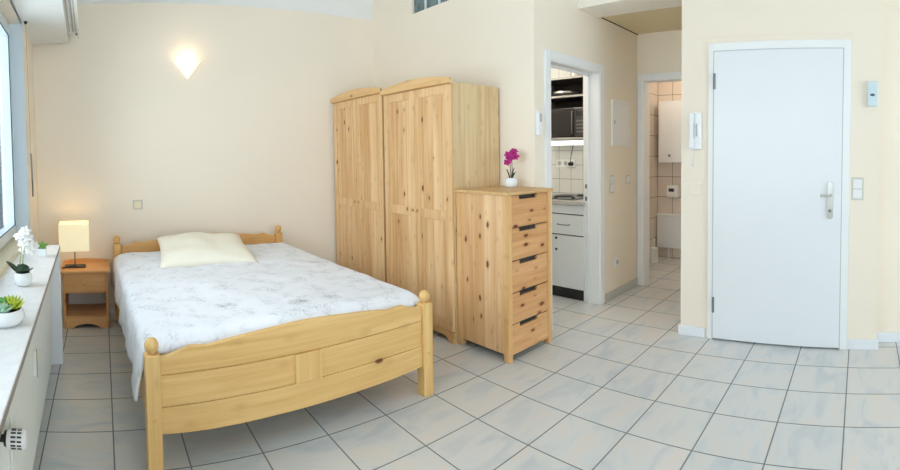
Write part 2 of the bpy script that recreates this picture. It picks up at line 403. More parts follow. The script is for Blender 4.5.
def thing(name, label, cat, loc=(0,0,0), rz=0, group=None):
    o = bpy.data.objects.new(name, None); C.objects.link(o)
    o.location = loc; o.rotation_euler = (0, 0, rz); o.empty_display_size = .1
    tag(o, label, cat, group); return o
def tag(o, label, cat, group=None):
    o['label'] = label; o['category'] = cat
    if group: o['group'] = group
    return o
def struct(o): o['kind'] = 'structure'; return o
def sroot(name, loc=(0,0,0), rz=0):
    o = bpy.data.objects.new(name, None); C.objects.link(o); o.location = loc; o.rotation_euler = (0,0,rz); o.empty_display_size = .1
    return struct(o)
def light(name, kind, loc, energy, col, size=.1, rot=None, parent=None):
    l = bpy.data.lights.new(name, kind); l.energy = energy; l.color = col
    if kind == 'POINT': l.shadow_soft_size = size
    if kind == 'SPOT': l.shadow_soft_size = size
    o = bpy.data.objects.new(name, l); C.objects.link(o); o.location = loc
    if rot: o.rotation_euler = rot
    return o

# ------------------------------------------------------------------ room shell
WX, KY, HY = 2.708, 2.170, 4.26          # wardrobe wall, kitchen wall, headboard wall
EX, RX = 3.285, 3.42                   # entry wall face, recess wall face
BX = 4.345                              # bathroom door wall
YB = -3.0                              # rear wall behind the viewer
CH = 3.35                              # ceiling height
LR = math.radians(1.75); LP = (-.30, 3.2)
def LW(x, y, z):
    return (LP[0]+math.cos(LR)*x-math.sin(LR)*y, LP[1]+math.sin(LR)*x+math.cos(LR)*y, z)

struct(MB().box(-.75, 5.9, YB-.2, 4.5, -.12, 0).build('floor', M['floor']))

hw = MB(); hw.box(-.71, 2.85, HY, HY+.15, 0, 2.725); struct(hw.build('wall_back', M['wall']))
# steep white roof slope above the headboard wall, then the flat ceiling
slope = MB(); slope.prism([(HY+.02, 2.722), (HY+.17, 2.722), (HY+.07, CH+.02), (HY-.08, CH+.02)], -.71, 2.72, 'YZ')
struct(slope.build('trim_1', M['whitewall']))
struct(MB().box(-.78, 3.6, YB-.2, HY+.1, CH, CH+.12).build('ceiling', M['whitewall']))

# wall behind the wardrobes, with a glass-brick vent high up
GB = (2.86, 3.59, 2.625, 2.80)
ww = MB()
ww.box(WX, WX+.12, KY+.14, HY+.1, 0, GB[2]); ww.box(WX, WX+.12, KY+.14, HY+.1, GB[3], CH)
ww.box(WX, WX+.12, KY+.14, GB[0], GB[2], GB[3]); ww.box(WX, WX+.12, GB[1], HY+.1, GB[2], GB[3])
struct(ww.build('wall_right', M['wall']))
gb = sroot('window_2', (WX, (GB[0]+GB[1])/2, GB[2]))
fr = MB(); hl = (GB[1]-GB[0])/2; gh = GB[3]-GB[2]
ys = [hl-.0, hl-.175, hl-.19, hl-.365, hl-.38, hl-.555, hl-.57, -hl]
for k in (1, 3, 5): fr.box(.01, .09, ys[k+1], ys[k], 0, gh)
fr.build('mortar_joint', M['white'], gb)
for k in (0, 2, 4, 6):
    y1, y0 = ys[k]-.002, ys[k+1]+.002
    g = MB().box(.02, .09, y0, y1, .002, gh-.002).build('pane', M['glassblock'], gb, bevel=.012)

# kitchen wall with the doorway
KO = (2.890, 3.600, 2.028)
kw = MB()
kw.box(WX, KO[0]-.01, KY, KY+.14, 0, CH); kw.box(KO[1]+.01, BX+.13, KY, KY+.14, 0, CH); kw.box(KO[0]-.01, KO[1]+.01, KY, KY+.14, KO[2]+.01, CH)
struct(kw.build('wall_kitchen', M['wall']))
d2 = sroot('door_2', ((KO[0]+KO[1])/2, KY, 0))
hwid = (KO[1]-KO[0])/2
f = MB()
for s in (-1, 1):
    f.box(s*hwid, s*(hwid+.068), -.016, 0, 0, KO[2]+.068)
    f.box(s*(hwid+.009), s*(hwid-.006), -.006, .16, 0, KO[2])
    f.box(s*hwid, s*(hwid+.068), .141, .156, 0, KO[2]+.068)
f.box(-hwid, hwid, -.016, 0, KO[2], KO[2]+.068); f.box(-hwid, hwid, -.006, .16, KO[2]-.008, KO[2]+.008); f.box(-hwid, hwid, .141, .156, KO[2], KO[2]+.068)
f.build('door_frame', M['frame'], d2, bevel=.003)
st = MB(); st.box(hwid-.022, hwid-.006, .095, .11, 0, KO[2]-.01); st.box(-hwid+.006, -hwid+.022, .095, .11, 0, KO[2]-.01); st.box(-hwid+.006, hwid-.006, .095, .11, KO[2]-.024, KO[2]-.008)
st.build('rebate_seal', M['frame'], d2)
for z in (.93, 1.04):
    MB().box(hwid-.010, hwid-.0055, .115, .14, z-.018, z+.018).build('hinge', M['hinge'], d2)

# hall end wall with the bathroom doorway
BO = (1.36, 2.104, 2.052)
bw = MB(); bw.box(BX, BX+.13, BO[1]+.01, KY+.02, 0, CH); bw.box(BX, BX+.13, 1.15, BO[0]-.01, 0, CH); bw.box(BX, BX+.13, BO[0]-.01, BO[1]+.01, BO[2]+.01, CH)
struct(bw.build('wall_hall', M['wall']))
d3 = sroot('door_3', (BX, (BO[0]+BO[1])/2, 0)); hwid = (BO[1]-BO[0])/2
f = MB()
for s in (-1, 1):
    f.box(-.016, 0, s*hwid, s*(hwid+.056), 0, BO[2]+.062)
    f.box(-.006, .14, s*(hwid+.009), s*(hwid-.006), 0, BO[2])
f.box(-.016, 0, -hwid, hwid, BO[2], BO[2]+.062); f.box(-.006, .14, -hwid, hwid, BO[2]-.008, BO[2]+.008)
f.build('door_frame', M['frame'], d3, bevel=.003)

# entry wall (front of the hall) and the set-back wall at the right edge
EO = (.118, 1.045, 2.062)
EYR, EYL = -.125, 1.283
ew = MB()
ew.box(EX, RX+.1, EYR, EO[0]-.005, 0, CH); ew.box(EX, RX+.1, EO[1]+.005, EYL, 0, CH); ew.box(EX, RX+.1, EO[0]-.005, EO[1]+.005, EO[2]+.01, CH)
ew.box(EX+.132, EX+.15, EO[0]-.005, EO[1]+.005, 0, EO[2]+.01)  # unseen backing board added to block daylight leaking under the entry door
ew.box(RX+.1, BX+.02, EYL-.12, EYL, 0, CH)
struct(ew.build('wall_entry', M['wall']))
struct(MB().box(RX, RX+.1, YB-.1, EYR, 0, CH).build('wall_side', M['wall']))
d1 = sroot('door_1', (EX, (EO[0]+EO[1])/2, 0)); hwid = (EO[1]-EO[0])/2
f = MB()
for s in (-1, 1):
    f.box(-.018, .0, s*(hwid-.012), s*(hwid+(.042 if s < 0 else .026)), 0, EO[2]+.046); f.box(0, .13, s*(hwid+.004), s*(hwid-.018), 0, EO[2])
f.box(-.018, 0, -hwid+.012, hwid-.012, EO[2]-.012, EO[2]+.046); f.box(0, .13, -hwid, hwid, EO[2]-.02, EO[2]+.006)
f.build('door_frame', M['frame'], d1, bevel=.003)
sm = MB(); t = .005
sm.box(-.005, .001, -hwid-.054, -hwid-.043, 0.07, EO[2]+.095); sm.box(-.004, .001, -hwid-.054, hwid+.2, EO[2]+.09, EO[2]+.095)
sm.build('plaster_bead', M['wall'], d1)
lf = MB(); lf.box(-.026, .012, -hwid+.014, hwid-.014, .012, EO[2]-.014)
leaf = lf.build('door_leaf', M['white'], d1, bevel=.004)
gs = MB(); gs.box(-.0195, .0, -hwid+.009, -hwid+.0145, .0, EO[2]-.01); gs.box(-.0195, .0, hwid-.0145, hwid-.009, .0, EO[2]-.01); gs.box(-.0195, 0, -hwid+.01, hwid-.01, EO[2]-.0145, EO[2]-.009)
gs.build('rubber_seal', M['seam'], d1)
yh = hwid-.008
for z in (.255, 1.84):
    MB().lathe([(.008, z-.055), (.009, z-.052), (.009, z+.052), (.008, z+.055)], (-.030, yh-.012, 0), 12).build('hinge', M['hinge'], leaf)
# long escutcheon with lever handle and cylinder lock
yk = .206-(EO[0]+EO[1])/2
pl = MB(); pl.prism([(yk+.021*math.cos(a)*(1 if abs(math.cos(a)) > .1 else 1), 1.025+(.105 if math.sin(a) > 0 else -.105)+.021*math.sin(a)) for a in [i*PI/10+.001 for i in range(20)]], -.036, -.026, 'YZ')
plate = pl.build('lock_plate', M['steel'], leaf, bevel=.002)
hd = MB(); hd.tube([(-.03, yk, 1.06), (-.075, yk, 1.06), (-.082, yk-.0+.012, 1.06), (-.084, yk+.035, 1.06), (-.084, yk+.062, 1.06)], .009)
hd.build('door_handle', M['steel'], leaf, smooth=True)
MB().lathe([(.011, -.046), (.011, -.036)], (0, yk, .955), 16, 'X').build('lock_cylinder', M['hinge'], leaf)

# beam in front of the hall and the hall ceiling
struct(MB().box(EX-.02, EX+.30, EYL, KY, 2.49, CH).build('trim_2', M['beam']))
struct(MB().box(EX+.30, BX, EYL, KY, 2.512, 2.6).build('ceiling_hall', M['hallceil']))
struct(MB().box(EX+.30, BX, KY-.005, KY, 2.505, 2.512).build('trim_3', M['soil']))

# white baseboards
def skirt(name, x0, x1, y0, y1, h=.07, mat='white'):
    return struct(MB().box(x0, x1, y0, y1, 0, h).build(name, M[mat], bevel=.004))
skirt('baseboard_entry', EX-.016, EX, EO[1]+.045, EYL+.014)
skirt('baseboard_entry_end', EX, EX+.5, EYL, EYL+.014)
skirt('baseboard_corner', EX-.016, EX, EYR-.014, EO[0]-.042)
skirt('baseboard_return', EX-.0, RX-.016, EYR-.014, EYR)
skirt('baseboard_side', RX-.016, RX, YB, EYR-.0)
skirt('baseboard_kitchen', KO[1]+.07, BX, KY-.012, KY, .075, 'skirt')
skirt('baseboard_back', -.45, WX, HY-.014, HY, .07)

# ------------------------------------------------------------------ window wall (left), turned slightly
WXL = -.245
WY0, WY1 = -3.1, .36         # window opening along the wall
WZ0, WZ1 = .80, 2.39
lw = sroot('wall_left', (LP[0], LP[1], 0), LR)
w = MB()
w.box(WXL-.17, WXL, WY1+.012, 1.2, 0, CH); w.box(WXL-.17, WXL, -6.4, WY0, 0, CH)
w.box(WXL-.17, WXL, WY0, WY1+.012, 0, WZ0-.03); w.box(WXL-.17, WXL, WY0, WY1+.012, WZ1, CH)
w.build('wall_panel', M['wall'], lw)
# pier panel carrying the sill end
w = MB(); w.box(WXL, -.001, -.012, .04, 0, .765); w.build('pier_panel', M['frame'], lw, bevel=.003)
w1 = sroot('window_1', (LP[0], LP[1], 0), LR)
s_ = MB(); s_.box(WXL+.003, 0, -4.2, .045, .768, .79); s_.build('window_sill', M['sill'], w1, bevel=.003)
s_ = MB(); s_.box(0, .0015, -4.2, .045, .768, .788); s_.build('sill_edge', M['silledge'], w1)
rv = MB(); rv.box(WXL-.165, WXL+.002, WY1, WY1+.011, WZ0-.03, WZ1); rv.build('reveal_lining', M['upvc'], w1)
rv = MB(); rv.box(WXL-.165, WXL+.002, WY0, WY1, WZ0-.029, WZ0+.02); rv.build('inner_ledge', M['cream'], w1, bevel=.004)
fm = MB(); FX0, FX1 = WXL-.16, WXL-.10
fm.box(FX0, FX1, WY1-.06, WY1, WZ0+.02, WZ1); fm.box(FX0, FX1, WY0, WY0+.06, WZ0+.02, WZ1)
fm.box(FX0, FX1, WY0+.06, WY1-.06, WZ1-.06, WZ1); fm.box(FX0, FX1, WY0+.06, WY1-.06, WZ0+.02, WZ0+.05)
fm.build('window_frame', M['upvc'], w1, bevel=.004)
def sash(y0, y1):
    z0, z1 = WZ0+.035, WZ1-.045
    sm_ = MB(); b_ = .07; x0, x1 = FX0+.001, FX1+.016
    sm_.box(x0, x1, y0, y0+b_, z0, z1); sm_.box(x0, x1, y1-b_, y1, z0, z1); sm_.box(x0, x1, y0+b_, y1-b_, z0, z0+b_); sm_.box(x0, x1, y0+b_, y1-b_, z1-b_, z1)
    so = sm_.build('sash', M['upvc'], w1, bevel=.006)
    q = MB(); e = .004; xa, xb = x1-.007, x1+.001
    for a, b2, c_, d_ in ((y0+b_, y0+b_+e, z0+b_, z1-b_), (y1-b_-e, y1-b_, z0+b_, z1-b_), (y0+b_+e, y1-b_-e, z0+b_, z0+b_+e), (y0+b_+e, y1-b_-e, z1-b_-e, z1-b_)):
        q.box(xa, xb, a, b2, c_, d_)
    q.build('glazing_gasket', M['gasket'], so)
    MB().box(x0+.001, x0+.005, y0+b_, y1-b_, z0+b_, z1-b_).build('pane', M['glass'], so)
    return so
so = sash(-1.50, WY1-.045); sash(WY0+.045, -1.52)
h_ = MB(); h_.box(FX1+.014, FX1+.022, -1.485, -1.455, 1.45, 1.52); h_.tube([(FX1+.02, -1.47, 1.50), (FX1+.05, -1.47, 1.50), (FX1+.055, -1.47, 1.49), (FX1+.055, -1.47, 1.38)], .008)
h_.build('window_handle', M['plastic'], so)
# shutter box / soffit over the window
struct(MB().box(WXL-.01, .077, -5.0, 1.03, WZ1+.0, CH).build('trim_4', M['soffit']).__class__ and None or bpy.data.objects['trim_4'])
bpy.data.objects['trim_4'].location = (LP[0], LP[1], 0); bpy.data.objects['trim_4'].rotation_euler = (0, 0, LR)

# rear wall with a wide balcony window behind the viewer
rw = MB(); RO = (-.1, 2.9, .25, 2.55)
rw.box(-.5, RO[0], YB-.15, YB, 0, CH); rw.box(RO[1], RX+.1, YB-.15, YB, 0, CH); rw.box(RO[0], RO[1], YB-.15, YB, RO[3], CH); rw.box(RO[0], RO[1], YB-.15, YB, 0, RO[2])
struct(rw.build('wall_front', M['whitewall']))
w3 = sroot('window_3', ((RO[0]+RO[1])/2, YB, 0)); hx = (RO[1]-RO[0])/2
fm = MB()
for a, b_ in ((-hx, -hx+.07), (-.05, .05), (hx-.07, hx)): fm.box(a, b_, -.10, -.03, RO[2], RO[3])
fm.box(-hx, hx, -.10, -.03, RO[3]-.07, RO[3]); fm.box(-hx, hx, -.10, -.03, RO[2], RO[2]+.07)
fm.build('window_frame', M['upvc'], w3)
MB().box(-hx+.07, hx-.07, -.07, -.06, RO[2]+.07, RO[3]-.07).build('pane', M['glass'], w3)

# kitchen and bathroom shells
struct(MB().box(4.19, 4.345, KY+.14, HY+.05, 0, 2.7).build('wall_kitchen_end', M['ktile']))
struct(MB().box(2.82, 4.2, HY-.3, HY-.2, 0, 2.7).build('wall_kitchen_rear', M['whitewall']))
struct(MB().box(2.82, 4.2, KY+.14, HY-.2, 2.6, 2.7).build('ceiling_kitchen', M['whitewall']))
struct(MB().box(5.65, 5.75, .9, 2.65, 0, 2.6).build('wall_bath_end', M['btile']))
struct(MB().box(BX+.13, 5.65, 2.53, 2.65, 0, 2.6).build('wall_bath', M['btile2']))
struct(MB().box(BX+.02, 5.65, .9, 1.0, 0, 2.6).build('wall_bath_side', M['btile2']))
struct(MB().box(BX+.13, 5.65, 1.0, 2.53, 2.5, 2.6).build('ceiling_bath', M['whitewall']))

# ------------------------------------------------------------------ curtain rail, shutter strap
t = thing('curtain_rail', 'white three-track curtain rail fixed along the front of the shutter box above the window', 'curtain rail', (LP[0], LP[1], 0), LR)
MB().box(.078, .158, -4.6, .86, 2.425, 2.455).build('rail', M['rail'], t)
tr = MB()
for x in (.092, .118, .124, .142): tr.box(x-.004, x+.004, -4.6, .80, 2.4235, 2.4255)
tr.build('track_groove', M['seam'], t)
MB().box(.158, .168, -4.6, .93, 2.395, 2.47).build('fascia', M['rail'], t)
MB().box(.140, .158, .855, .875, 2.412, 2.44).build('end_cap', M['hinge'], t)

t = thing('shutter_crank', 'thin brown shutter rod hanging from the soffit beside the window', 'blind rod', LW(-.214, .33, 0), LR)
MB().lathe([(.010, 2.372), (.013, 2.382), (.013, 2.392)], (0, 0, 0), 12).build('ceiling_mount', M['black'], t)
MB().tube([(0, 0, 2.375), (.001, .004, 2.0), (.004, .012, 1.40)], .0015, 8).build('rod', M['chain'], t)
MB().tube([(.004, .012, 1.42), (.006, .018, 1.30), (.007, .022, 1.22)], .0065, 10).build('grip', M['hinge'], t)
MB().tube([(.007, .022, 1.225), (.008, .024, 1.19), (.007, .024, 1.10)], .005, 8).build('hook', M['black'], t)

# ------------------------------------------------------------------ radiator
t = thing('radiator', 'long cream panel radiator with fine upright ribs below the stone sill', 'radiator', LW(-.06, -.95, 0), LR)
p = MB(); p.box(-.075, -.008, -.785, .86, .08, .735)
p.build('back_panel', M['radiator'], t, bevel=.006)
p = MB(); n = 62
for i in range(n):
    y = -.780 + 1.635*(i+.5)/n; p.box(-.009, 0, y-.0095, y+.0095, .095, .72)
p.build('rib_panel', M['radiator'], t, bevel=.003, seg=1)
for y in (-.6, .6): MB().box(-.06, -.03, y-.015, y+.015, 0, .085).build('foot', M['radiator'], t)
pp = MB(); pp.tube([(-.045, -.83, 0), (-.045, -.83, .50), (-.045, -.82, .515), (-.045, -.78, .515)], .009); pp.build('pipe', M['radiator'], t, smooth=True)
m_ = MB(); m_.box(0, .014, -.19, -.14, .42, .53); gm = m_.build('heat_meter', M['plastic'], t, bevel=.004)
MB().box(.014, .017, -.183, -.171, .415, .535).build('meter_strip', M['brass'], gm)
v = MB(); v.lathe([(.010, -.06), (.011, -.055), (.011, -.046), (.021, -.044), (.024, -.036)], (.030, -.83, .515), 20, 'X'); tv = v.build('valve', M['black'], t)
hd = MB(); hd.lathe([(.023, -.036), (.026, -.03), (.027, .012), (.024, .022), (.014, .024)], (.030, -.83, .515), 28, 'X'); hd_o = smooth_angle(hd.build('thermostat_head', M['plastic'], tv))
rb = MB()
for k in range(14):
    a = 2*PI*k/14
    mt = Matrix.Translation((.030, -.83, .515)) @ Matrix.Rotation(a, 4, 'X')
    rb.box(-.022, -.007, -.0025, .0025, .0255, .0278, mt); rb.box(-.003, .010, -.0025, .0025, .0255, .0278, mt)
rb.build('grip_slots', M['dark'], hd_o)

# ------------------------------------------------------------------ plants on the sill
def bowl(name, mat, parent, prof, n=36, sx=1, sy=1):
    b = MB(); b.lathe(prof, (0,0,0), n, 'Z', sx, sy); o = b.build(name, mat, parent); return smooth_angle(o, 50)
def rosette(parent, c, mat, n, ln, wd, rings=3, name='rosette'):
    b = MB(); k = 0
    for r in range(rings):
        el = .25 + r*.42; m_ = n - r
        for i in range(m_):
            a = 2*PI*(i/m_) + r*.5 + random.random()*.15
            L_ = ln*(1-.22*r)
            b.leaf((c[0], c[1], c[2]+.004*r), (math.cos(a)*math.cos(el), math.sin(a)*math.cos(el), math.sin(el)), L_, wd*(1-.15*r), .005, curl=.35, seg=5)
    return b.build(name, mat, parent, smooth=True)

t = thing('succulent_bowl', 'low white oval bowl of bright green and lime succulents nearest the viewer on the sill', 'potted plant', LW(-.108, -1.555, .79), LR)
bowl('bowl', M['ceramic'], t, [(.045, 0), (.066, .006), (.078, .024), (.074, .044), (.066, .054), (.063, .052), (.068, .042), (.055, .036), (0, .036)])
MB().lathe([(.067, .036), (.067, .043), (.0, .046)], (0,0,0), 28).build('soil', M['soil'], t)
rosette(t, (-.028, -.01, .045), M['suc1'], 9, .046, .026)
rosette(t, (.006, -.03, .045), M['suc3'], 9, .038, .022)
rosette(t, (.0, .03, .048), M['suc1'], 8, .04, .022)
rosette(t, (.036, .012, .046), M['suc2'], 9, .045, .014, 3)
rosette(t, (.028, .034, .05), M['suc2'], 8, .045, .013, 3)

def orchid(name, label, loc, petal, centre, stemmat, leafmat, potprof, leaves, stems, flowers, fsize, rz=0, soil_z=.058, soil_r=.036):
    t = thing(name, label, 'potted plant', loc, rz)
    bowl('pot', M['ceramic'], t, potprof)
    MB().lathe([(soil_r, soil_z-.012), (soil_r, soil_z), (0, soil_z+.004)], (0,0,0), 24).build('soil', M['soil'], t)
    for (b0, d, ln, wd, cu) in leaves: MB().leaf(b0, d, ln, wd, .004, curl=cu, seg=8).build('leaf', leafmat, t, smooth=True)
    for pts in stems: MB().tube(pts, .0026, 8).build('stem', stemmat, t, smooth=True)
    for (p, d) in flowers:
        d = Vector(d).normalized(); q = d.to_track_quat('Z', 'Y').to_matrix().to_4x4()
        b = MB(); rr = random.random()*PI
        for i in range(5):
            a = rr + 2*PI*i/5; w = .95 if i % 2 else .62
            mt = Matrix.Translation(p) @ q
            dv = q.to_3x3() @ Vector((math.cos(a), math.sin(a), .22)); b.leaf(p, dv, fsize, fsize*w, .0025, up=d, curl=-.12, seg=6)
        f = b.build('flower', petal, t, smooth=True)
        MB().ball(Vector(p)+d*fsize*.12, fsize*.16, 10).build('flower_centre', centre, f, smooth=True)
    return t

fl = []
random.seed(3)
for i in range(17):
    a = random.uniform(0, 2*PI); rr = random.uniform(.01, .048); z = .150 + random.uniform(-.035, .065)
    c = Vector((.015+rr*math.cos(a)*.8, .045+rr*math.sin(a), z+.036))
    fl.append((tuple(c), (c.x+.05+random.uniform(-.02,.02), -.35+c.y*4+random.uniform(-.3,.3)-.3, random.uniform(-.1,.7))))
orchid('white_orchid', 'white flowering orchid in a round white pot standing in the middle of the sill', LW(-.107, -1.03, .79), M['petalw'], M['cream'], M['stem'], M['leafdark'],
       [(.026, 0), (.038, .008), (.043, .030), (.041, .050), (.036, .060), (.033, .060), (.036, .048), (.0, .046)],
       [((0, -.012, .055), (.1, -.5, .9), .075, .066, -.25), ((-.015, 0, .055), (-.7, .1, .9), .08, .05, -.2), ((.01, .0, .055), (.6, -.1, .7), .045, .032, -.3), ((-.01, .01, .055), (-.3, .6, .8), .05, .03, -.2)],
       [[(-.006, .004, .05), (-.012, .006, .10), (-.006, .02, .17), (.015, .05, .225)], [(.004, .006, .05), (.0, .01, .11), (.006, .025, .16), (.018, .05, .195)]],
       fl, .028)

t = thing('potted_succulent', 'small square white pot with a pale green tuft at the far end of the sill', 'potted plant', LW(-.082, -.35, .79), LR)
pt = MB(); pt.prism([(-.022, 0), (.022, 0), (.027, .05), (-.027, .05)], -.024, .024, 'XZ'); pt.build('pot', M['ceramic'], t, bevel=.005)
MB().box(-.022, .022, -.02, .02, .045, .052).build('soil', M['soil'], t)
b = MB(); random.seed(5)
for i in range(34):
    a = random.uniform(0, 2*PI); el = random.uniform(.25, 1.4); r = random.uniform(0, .015)
    b.leaf((r*math.cos(a), r*math.sin(a), .05), (math.cos(a)*math.cos(el), math.sin(a)*math.cos(el), math.sin(el)), random.uniform(.025, .042), .011, .003, curl=.1, seg=4)
b.build('foliage', M['tuft'], t, smooth=True)

# ------------------------------------------------------------------ nightstand and lamp
t = thing('nightstand', 'small reddish pine nightstand with one drawer and open shelf beside the bed', 'nightstand', (-.165, 3.88, 0))
W = .182; D = .345
tp = MB(); tp.box(-W-.022, W+.022, -.02, D, .448, .470); tp.build('top', M['nightH'], t, bevel=.006)
gl = MB(); gl.prism([(-W-.02, .469), (W+.02, .469), (W+.015, .485), (W-.05, .497), (0, .503), (-W+.05, .497), (-W-.015, .485)], D-.02, D-.004, 'XZ'); gl.build('back_rail', M['nightH'], t, bevel=.003)
for s in (-1, 1):
    MB().box(s*W, s*(W-.018), 0, D-.005, 0, .449).build('side_panel', M['nightV'], t, bevel=.002)
dr = MB().box(-W+.019, W-.019, -.004, .014, .300, .445).build('drawer', M['nightH'], t, bevel=.003)
MB().lathe([(.008, -.006), (.007, -.014), (.015, -.022), (.016, -.030), (.009, -.035), (0, -.036)], (0, 0, .372), 18, 'Y').build('knob', M['nightV'], dr, smooth=True)
MB().box(-W+.018, W-.018, .01, D-.01, .284, .298).build('drawer_rail', M['nightH'], t)
MB().box(-W+.018, W-.018, 0.005, D-.01, .090, .104).build('shelf', M['nightH'], t)
ap = MB(); ap.prism([(-W+.018, .0), (-W+.075, .0), (-W+.09, .018), (-W+.125, .03), (-.03, .034), (0, .040), (.03, .034), (W-.125, .03), (W-.09, .018), (W-.075, 0), (W-.018, 0), (W-.018, .091), (-W+.018, .091)], 0, .018, 'XZ')
ap.build('apron', M['nightH'], t, bevel=.002)
MB().box(-W+.018, W-.018, D-.015, D-.008, .10, .449).build('back_panel', M['nightback'], t)

t = thing('table_lamp', 'lit table lamp with square cream shade on a dark foot on the nightstand', 'lamp', (-.252, 4.03, .47), math.radians(2))
b = MB(); b.box(-.088, .088, -.05, .05, 0, .013); b.build('base', M['black'], t, bevel=.003)
MB().tube([(0, 0, .012), (0, 0, .19)], .0055, 12).build('stem', M['hinge'], t, smooth=True)
sh = MB(); a = .123; bt, tp_ = .15, .372
for (x0, x1, y0, y1) in ((-a, a, -a, -a+.003), (-a, a, a-.003, a), (-a, -a+.003, -a+.003, a-.003), (a-.003, a, -a+.003, a-.003)): sh.box(x0, x1, y0, y1, bt, tp_)
shade = sh.build('lamp_shade', M['shade'], t)
rg = MB(); rg.tube([(-a+.004, 0, .185), (a-.004, 0, .185)], .002, 6); rg.tube([(0, -a+.004, .185), (0, a-.004, .185)], .002, 6); rg.build('shade_frame', M['hinge'], t)
MB().ball((0, 0, .235), .028, 14, (1, 1, 1.25)).build('bulb', emit('lamp_bulb', (1, .8, .5, 1), 2), t, smooth=True)
cd = MB(); cd.tube([(-.06, -.045, .004), (-.11, -.03, .004), (-.095, -.09, .005), (-.07, -.075, .018), (-.02, -.065, .022), (.03, -.07, .015), (.07, -.06, .006)], .0035, 8); cd.build('cord', M['black'], t, smooth=True)
lt = light('lamp_light', 'POINT', (-.252, 4.03, .47+.27), .9, (1, .72, .38), .04)

# ------------------------------------------------------------------ wall sconce, sockets on the headboard wall
t = thing('wall_sconce', 'lit half-cone glass wall light high on the wall above the bed', 'wall lamp', (.785, HY, 2.06))
b = MB(); prof = [(.004, 0), (.028, .03), (.062, .075), (.098, .12), (.12, .148)]
# half-cone shell open at the top
n = 20
out, inn = [], []
for r, h in prof:
    out.append([b.bm.verts.new((r*math.cos(PI+PI*i/n), r*.85*math.sin(PI+PI*i/n)-.002, h)) for i in range(n+1)])
    inn.append([b.bm.verts.new((max(r-.004, .001)*math.cos(PI+PI*i/n), max(r-.004, .001)*.85*math.sin(PI+PI*i/n)-.002, h+.002)) for i in range(n+1)])
for k in range(len(prof)-1):
    for i in range(n):
        b.bm.faces.new([out[k][i], out[k][i+1], out[k+1][i+1], out[k+1][i]]); b.bm.faces.new([inn[k][i+1], inn[k][i], inn[k+1][i], inn[k+1][i+1]])
for i in range(n): b.bm.faces.new([out[-1][i], out[-1][i+1], inn[-1][i+1], inn[-1][i]]); b.bm.faces.new([out[0][i+1], out[0][i], inn[0][i], inn[0][i+1]])
for k in range(len(prof)-1):
    for i in (0, n): b.bm.faces.new([out[k][i], out[k+1][i], inn[k+1][i], inn[k][i]])
b.build('glass_shade', M['sconce'], t, smooth=True)
MB().box(-.03, .03, -.012, 0, .06, .14).build('wall_bracket', M['white'], t, bevel=.003)
MB().ball((0, -.045, .11), .018, 12).build('bulb', emit('sconce_bulb', (1, .85, .6, 1), 3), t, smooth=True)
light('sconce_light', 'POINT', (.785, HY-.07, 2.06+.175), .55, (1, .80, .54), .05)

def plate(name, label, cat, loc, axis, w=.08, h=.08, mat='cream', rockers=1, kind='switch', group=None):
    """wall plate lying on a wall; axis is the outward normal"""
    rz = {'-Y': 0, '-X': -PI/2}[axis]
    t = thing(name, label, cat, loc, rz, group)
    MB().box(-w/2, w/2, -.008, 0, -h/2, h/2).build('cover_plate', M['plate'] if kind == 'switch' else M[mat], t, bevel=.003)
    if kind == 'switch':
        n = rockers; hh = (h-.02)/n
        for k in range(n):
            z1 = h/2-.01-k*hh
            MB().box(-w/2+.012, w/2-.012, -.013, -.007, z1-hh+.003, z1-.003).build('rocker', M[mat], t, bevel=.002)
    elif kind == 'socket':
        MB().lathe([(.026, -.013), (.026, -.008)], (0, 0, 0), 22, 'Y').build('socket_ring', M[mat], t)
        pn = MB(); pn.lathe([(.021, -.0137), (.021, -.0129)], (0,0,0), 22, 'Y'); pn.build('socket_well', M['seam'], t)
        ph = MB()
        for s in (-1, 1): ph.lathe([(.0028, -.0145), (.0028, -.0136)], (s*.0095, 0, 0), 8, 'Y')
        ph.build('contact_hole', M['dark'], t)
    return t
plate('light_switch', 'square cream light switch alone on the wall above the left side of the bed', 'switch', (.303, HY, .952), '-Y', .084, .084, 'cream', group='light switches')

# ------------------------------------------------------------------ bed
BR = math.radians(2.2)
bed = thing('bed', 'yellow pine double bed with ball-topped corner posts and scalloped footboard', 'bed', (.153, 2.003, 0), BR)
BWD = 1.515
def post(x, y, h, mat, ball=.031, sq=.066, name='post'):
    p = MB().box(x, x+sq, y, y+sq, 0, h).build(name, mat, bed, bevel=.006)
    c = (x+sq/2, y+sq/2)
    f = MB().lathe([(.016, h), (.016, h+.006), (.022, h+.008), (ball*.82, h+.013), (ball, h+.028), (ball, h+.040), (ball*.84, h+.055), (ball*.5, h+.065), (0, h+.069)], (c[0], c[1], 0), 24)
    f.build('finial', mat, p, smooth=True)
    return p, c
for x in (0, BWD-.066):
    p, c = post(x, 0, .518, M['bedV'])
    MB().lathe([(.008, -.003), (.010, -.001), (.010, .001)], (c[0], 0, .238), 14, 'Y').build('bolt_cap', M['bedH'], p)
for x in (0, BWD-.066): post(x, 2.02, .652, M['headV'], .028, .060)
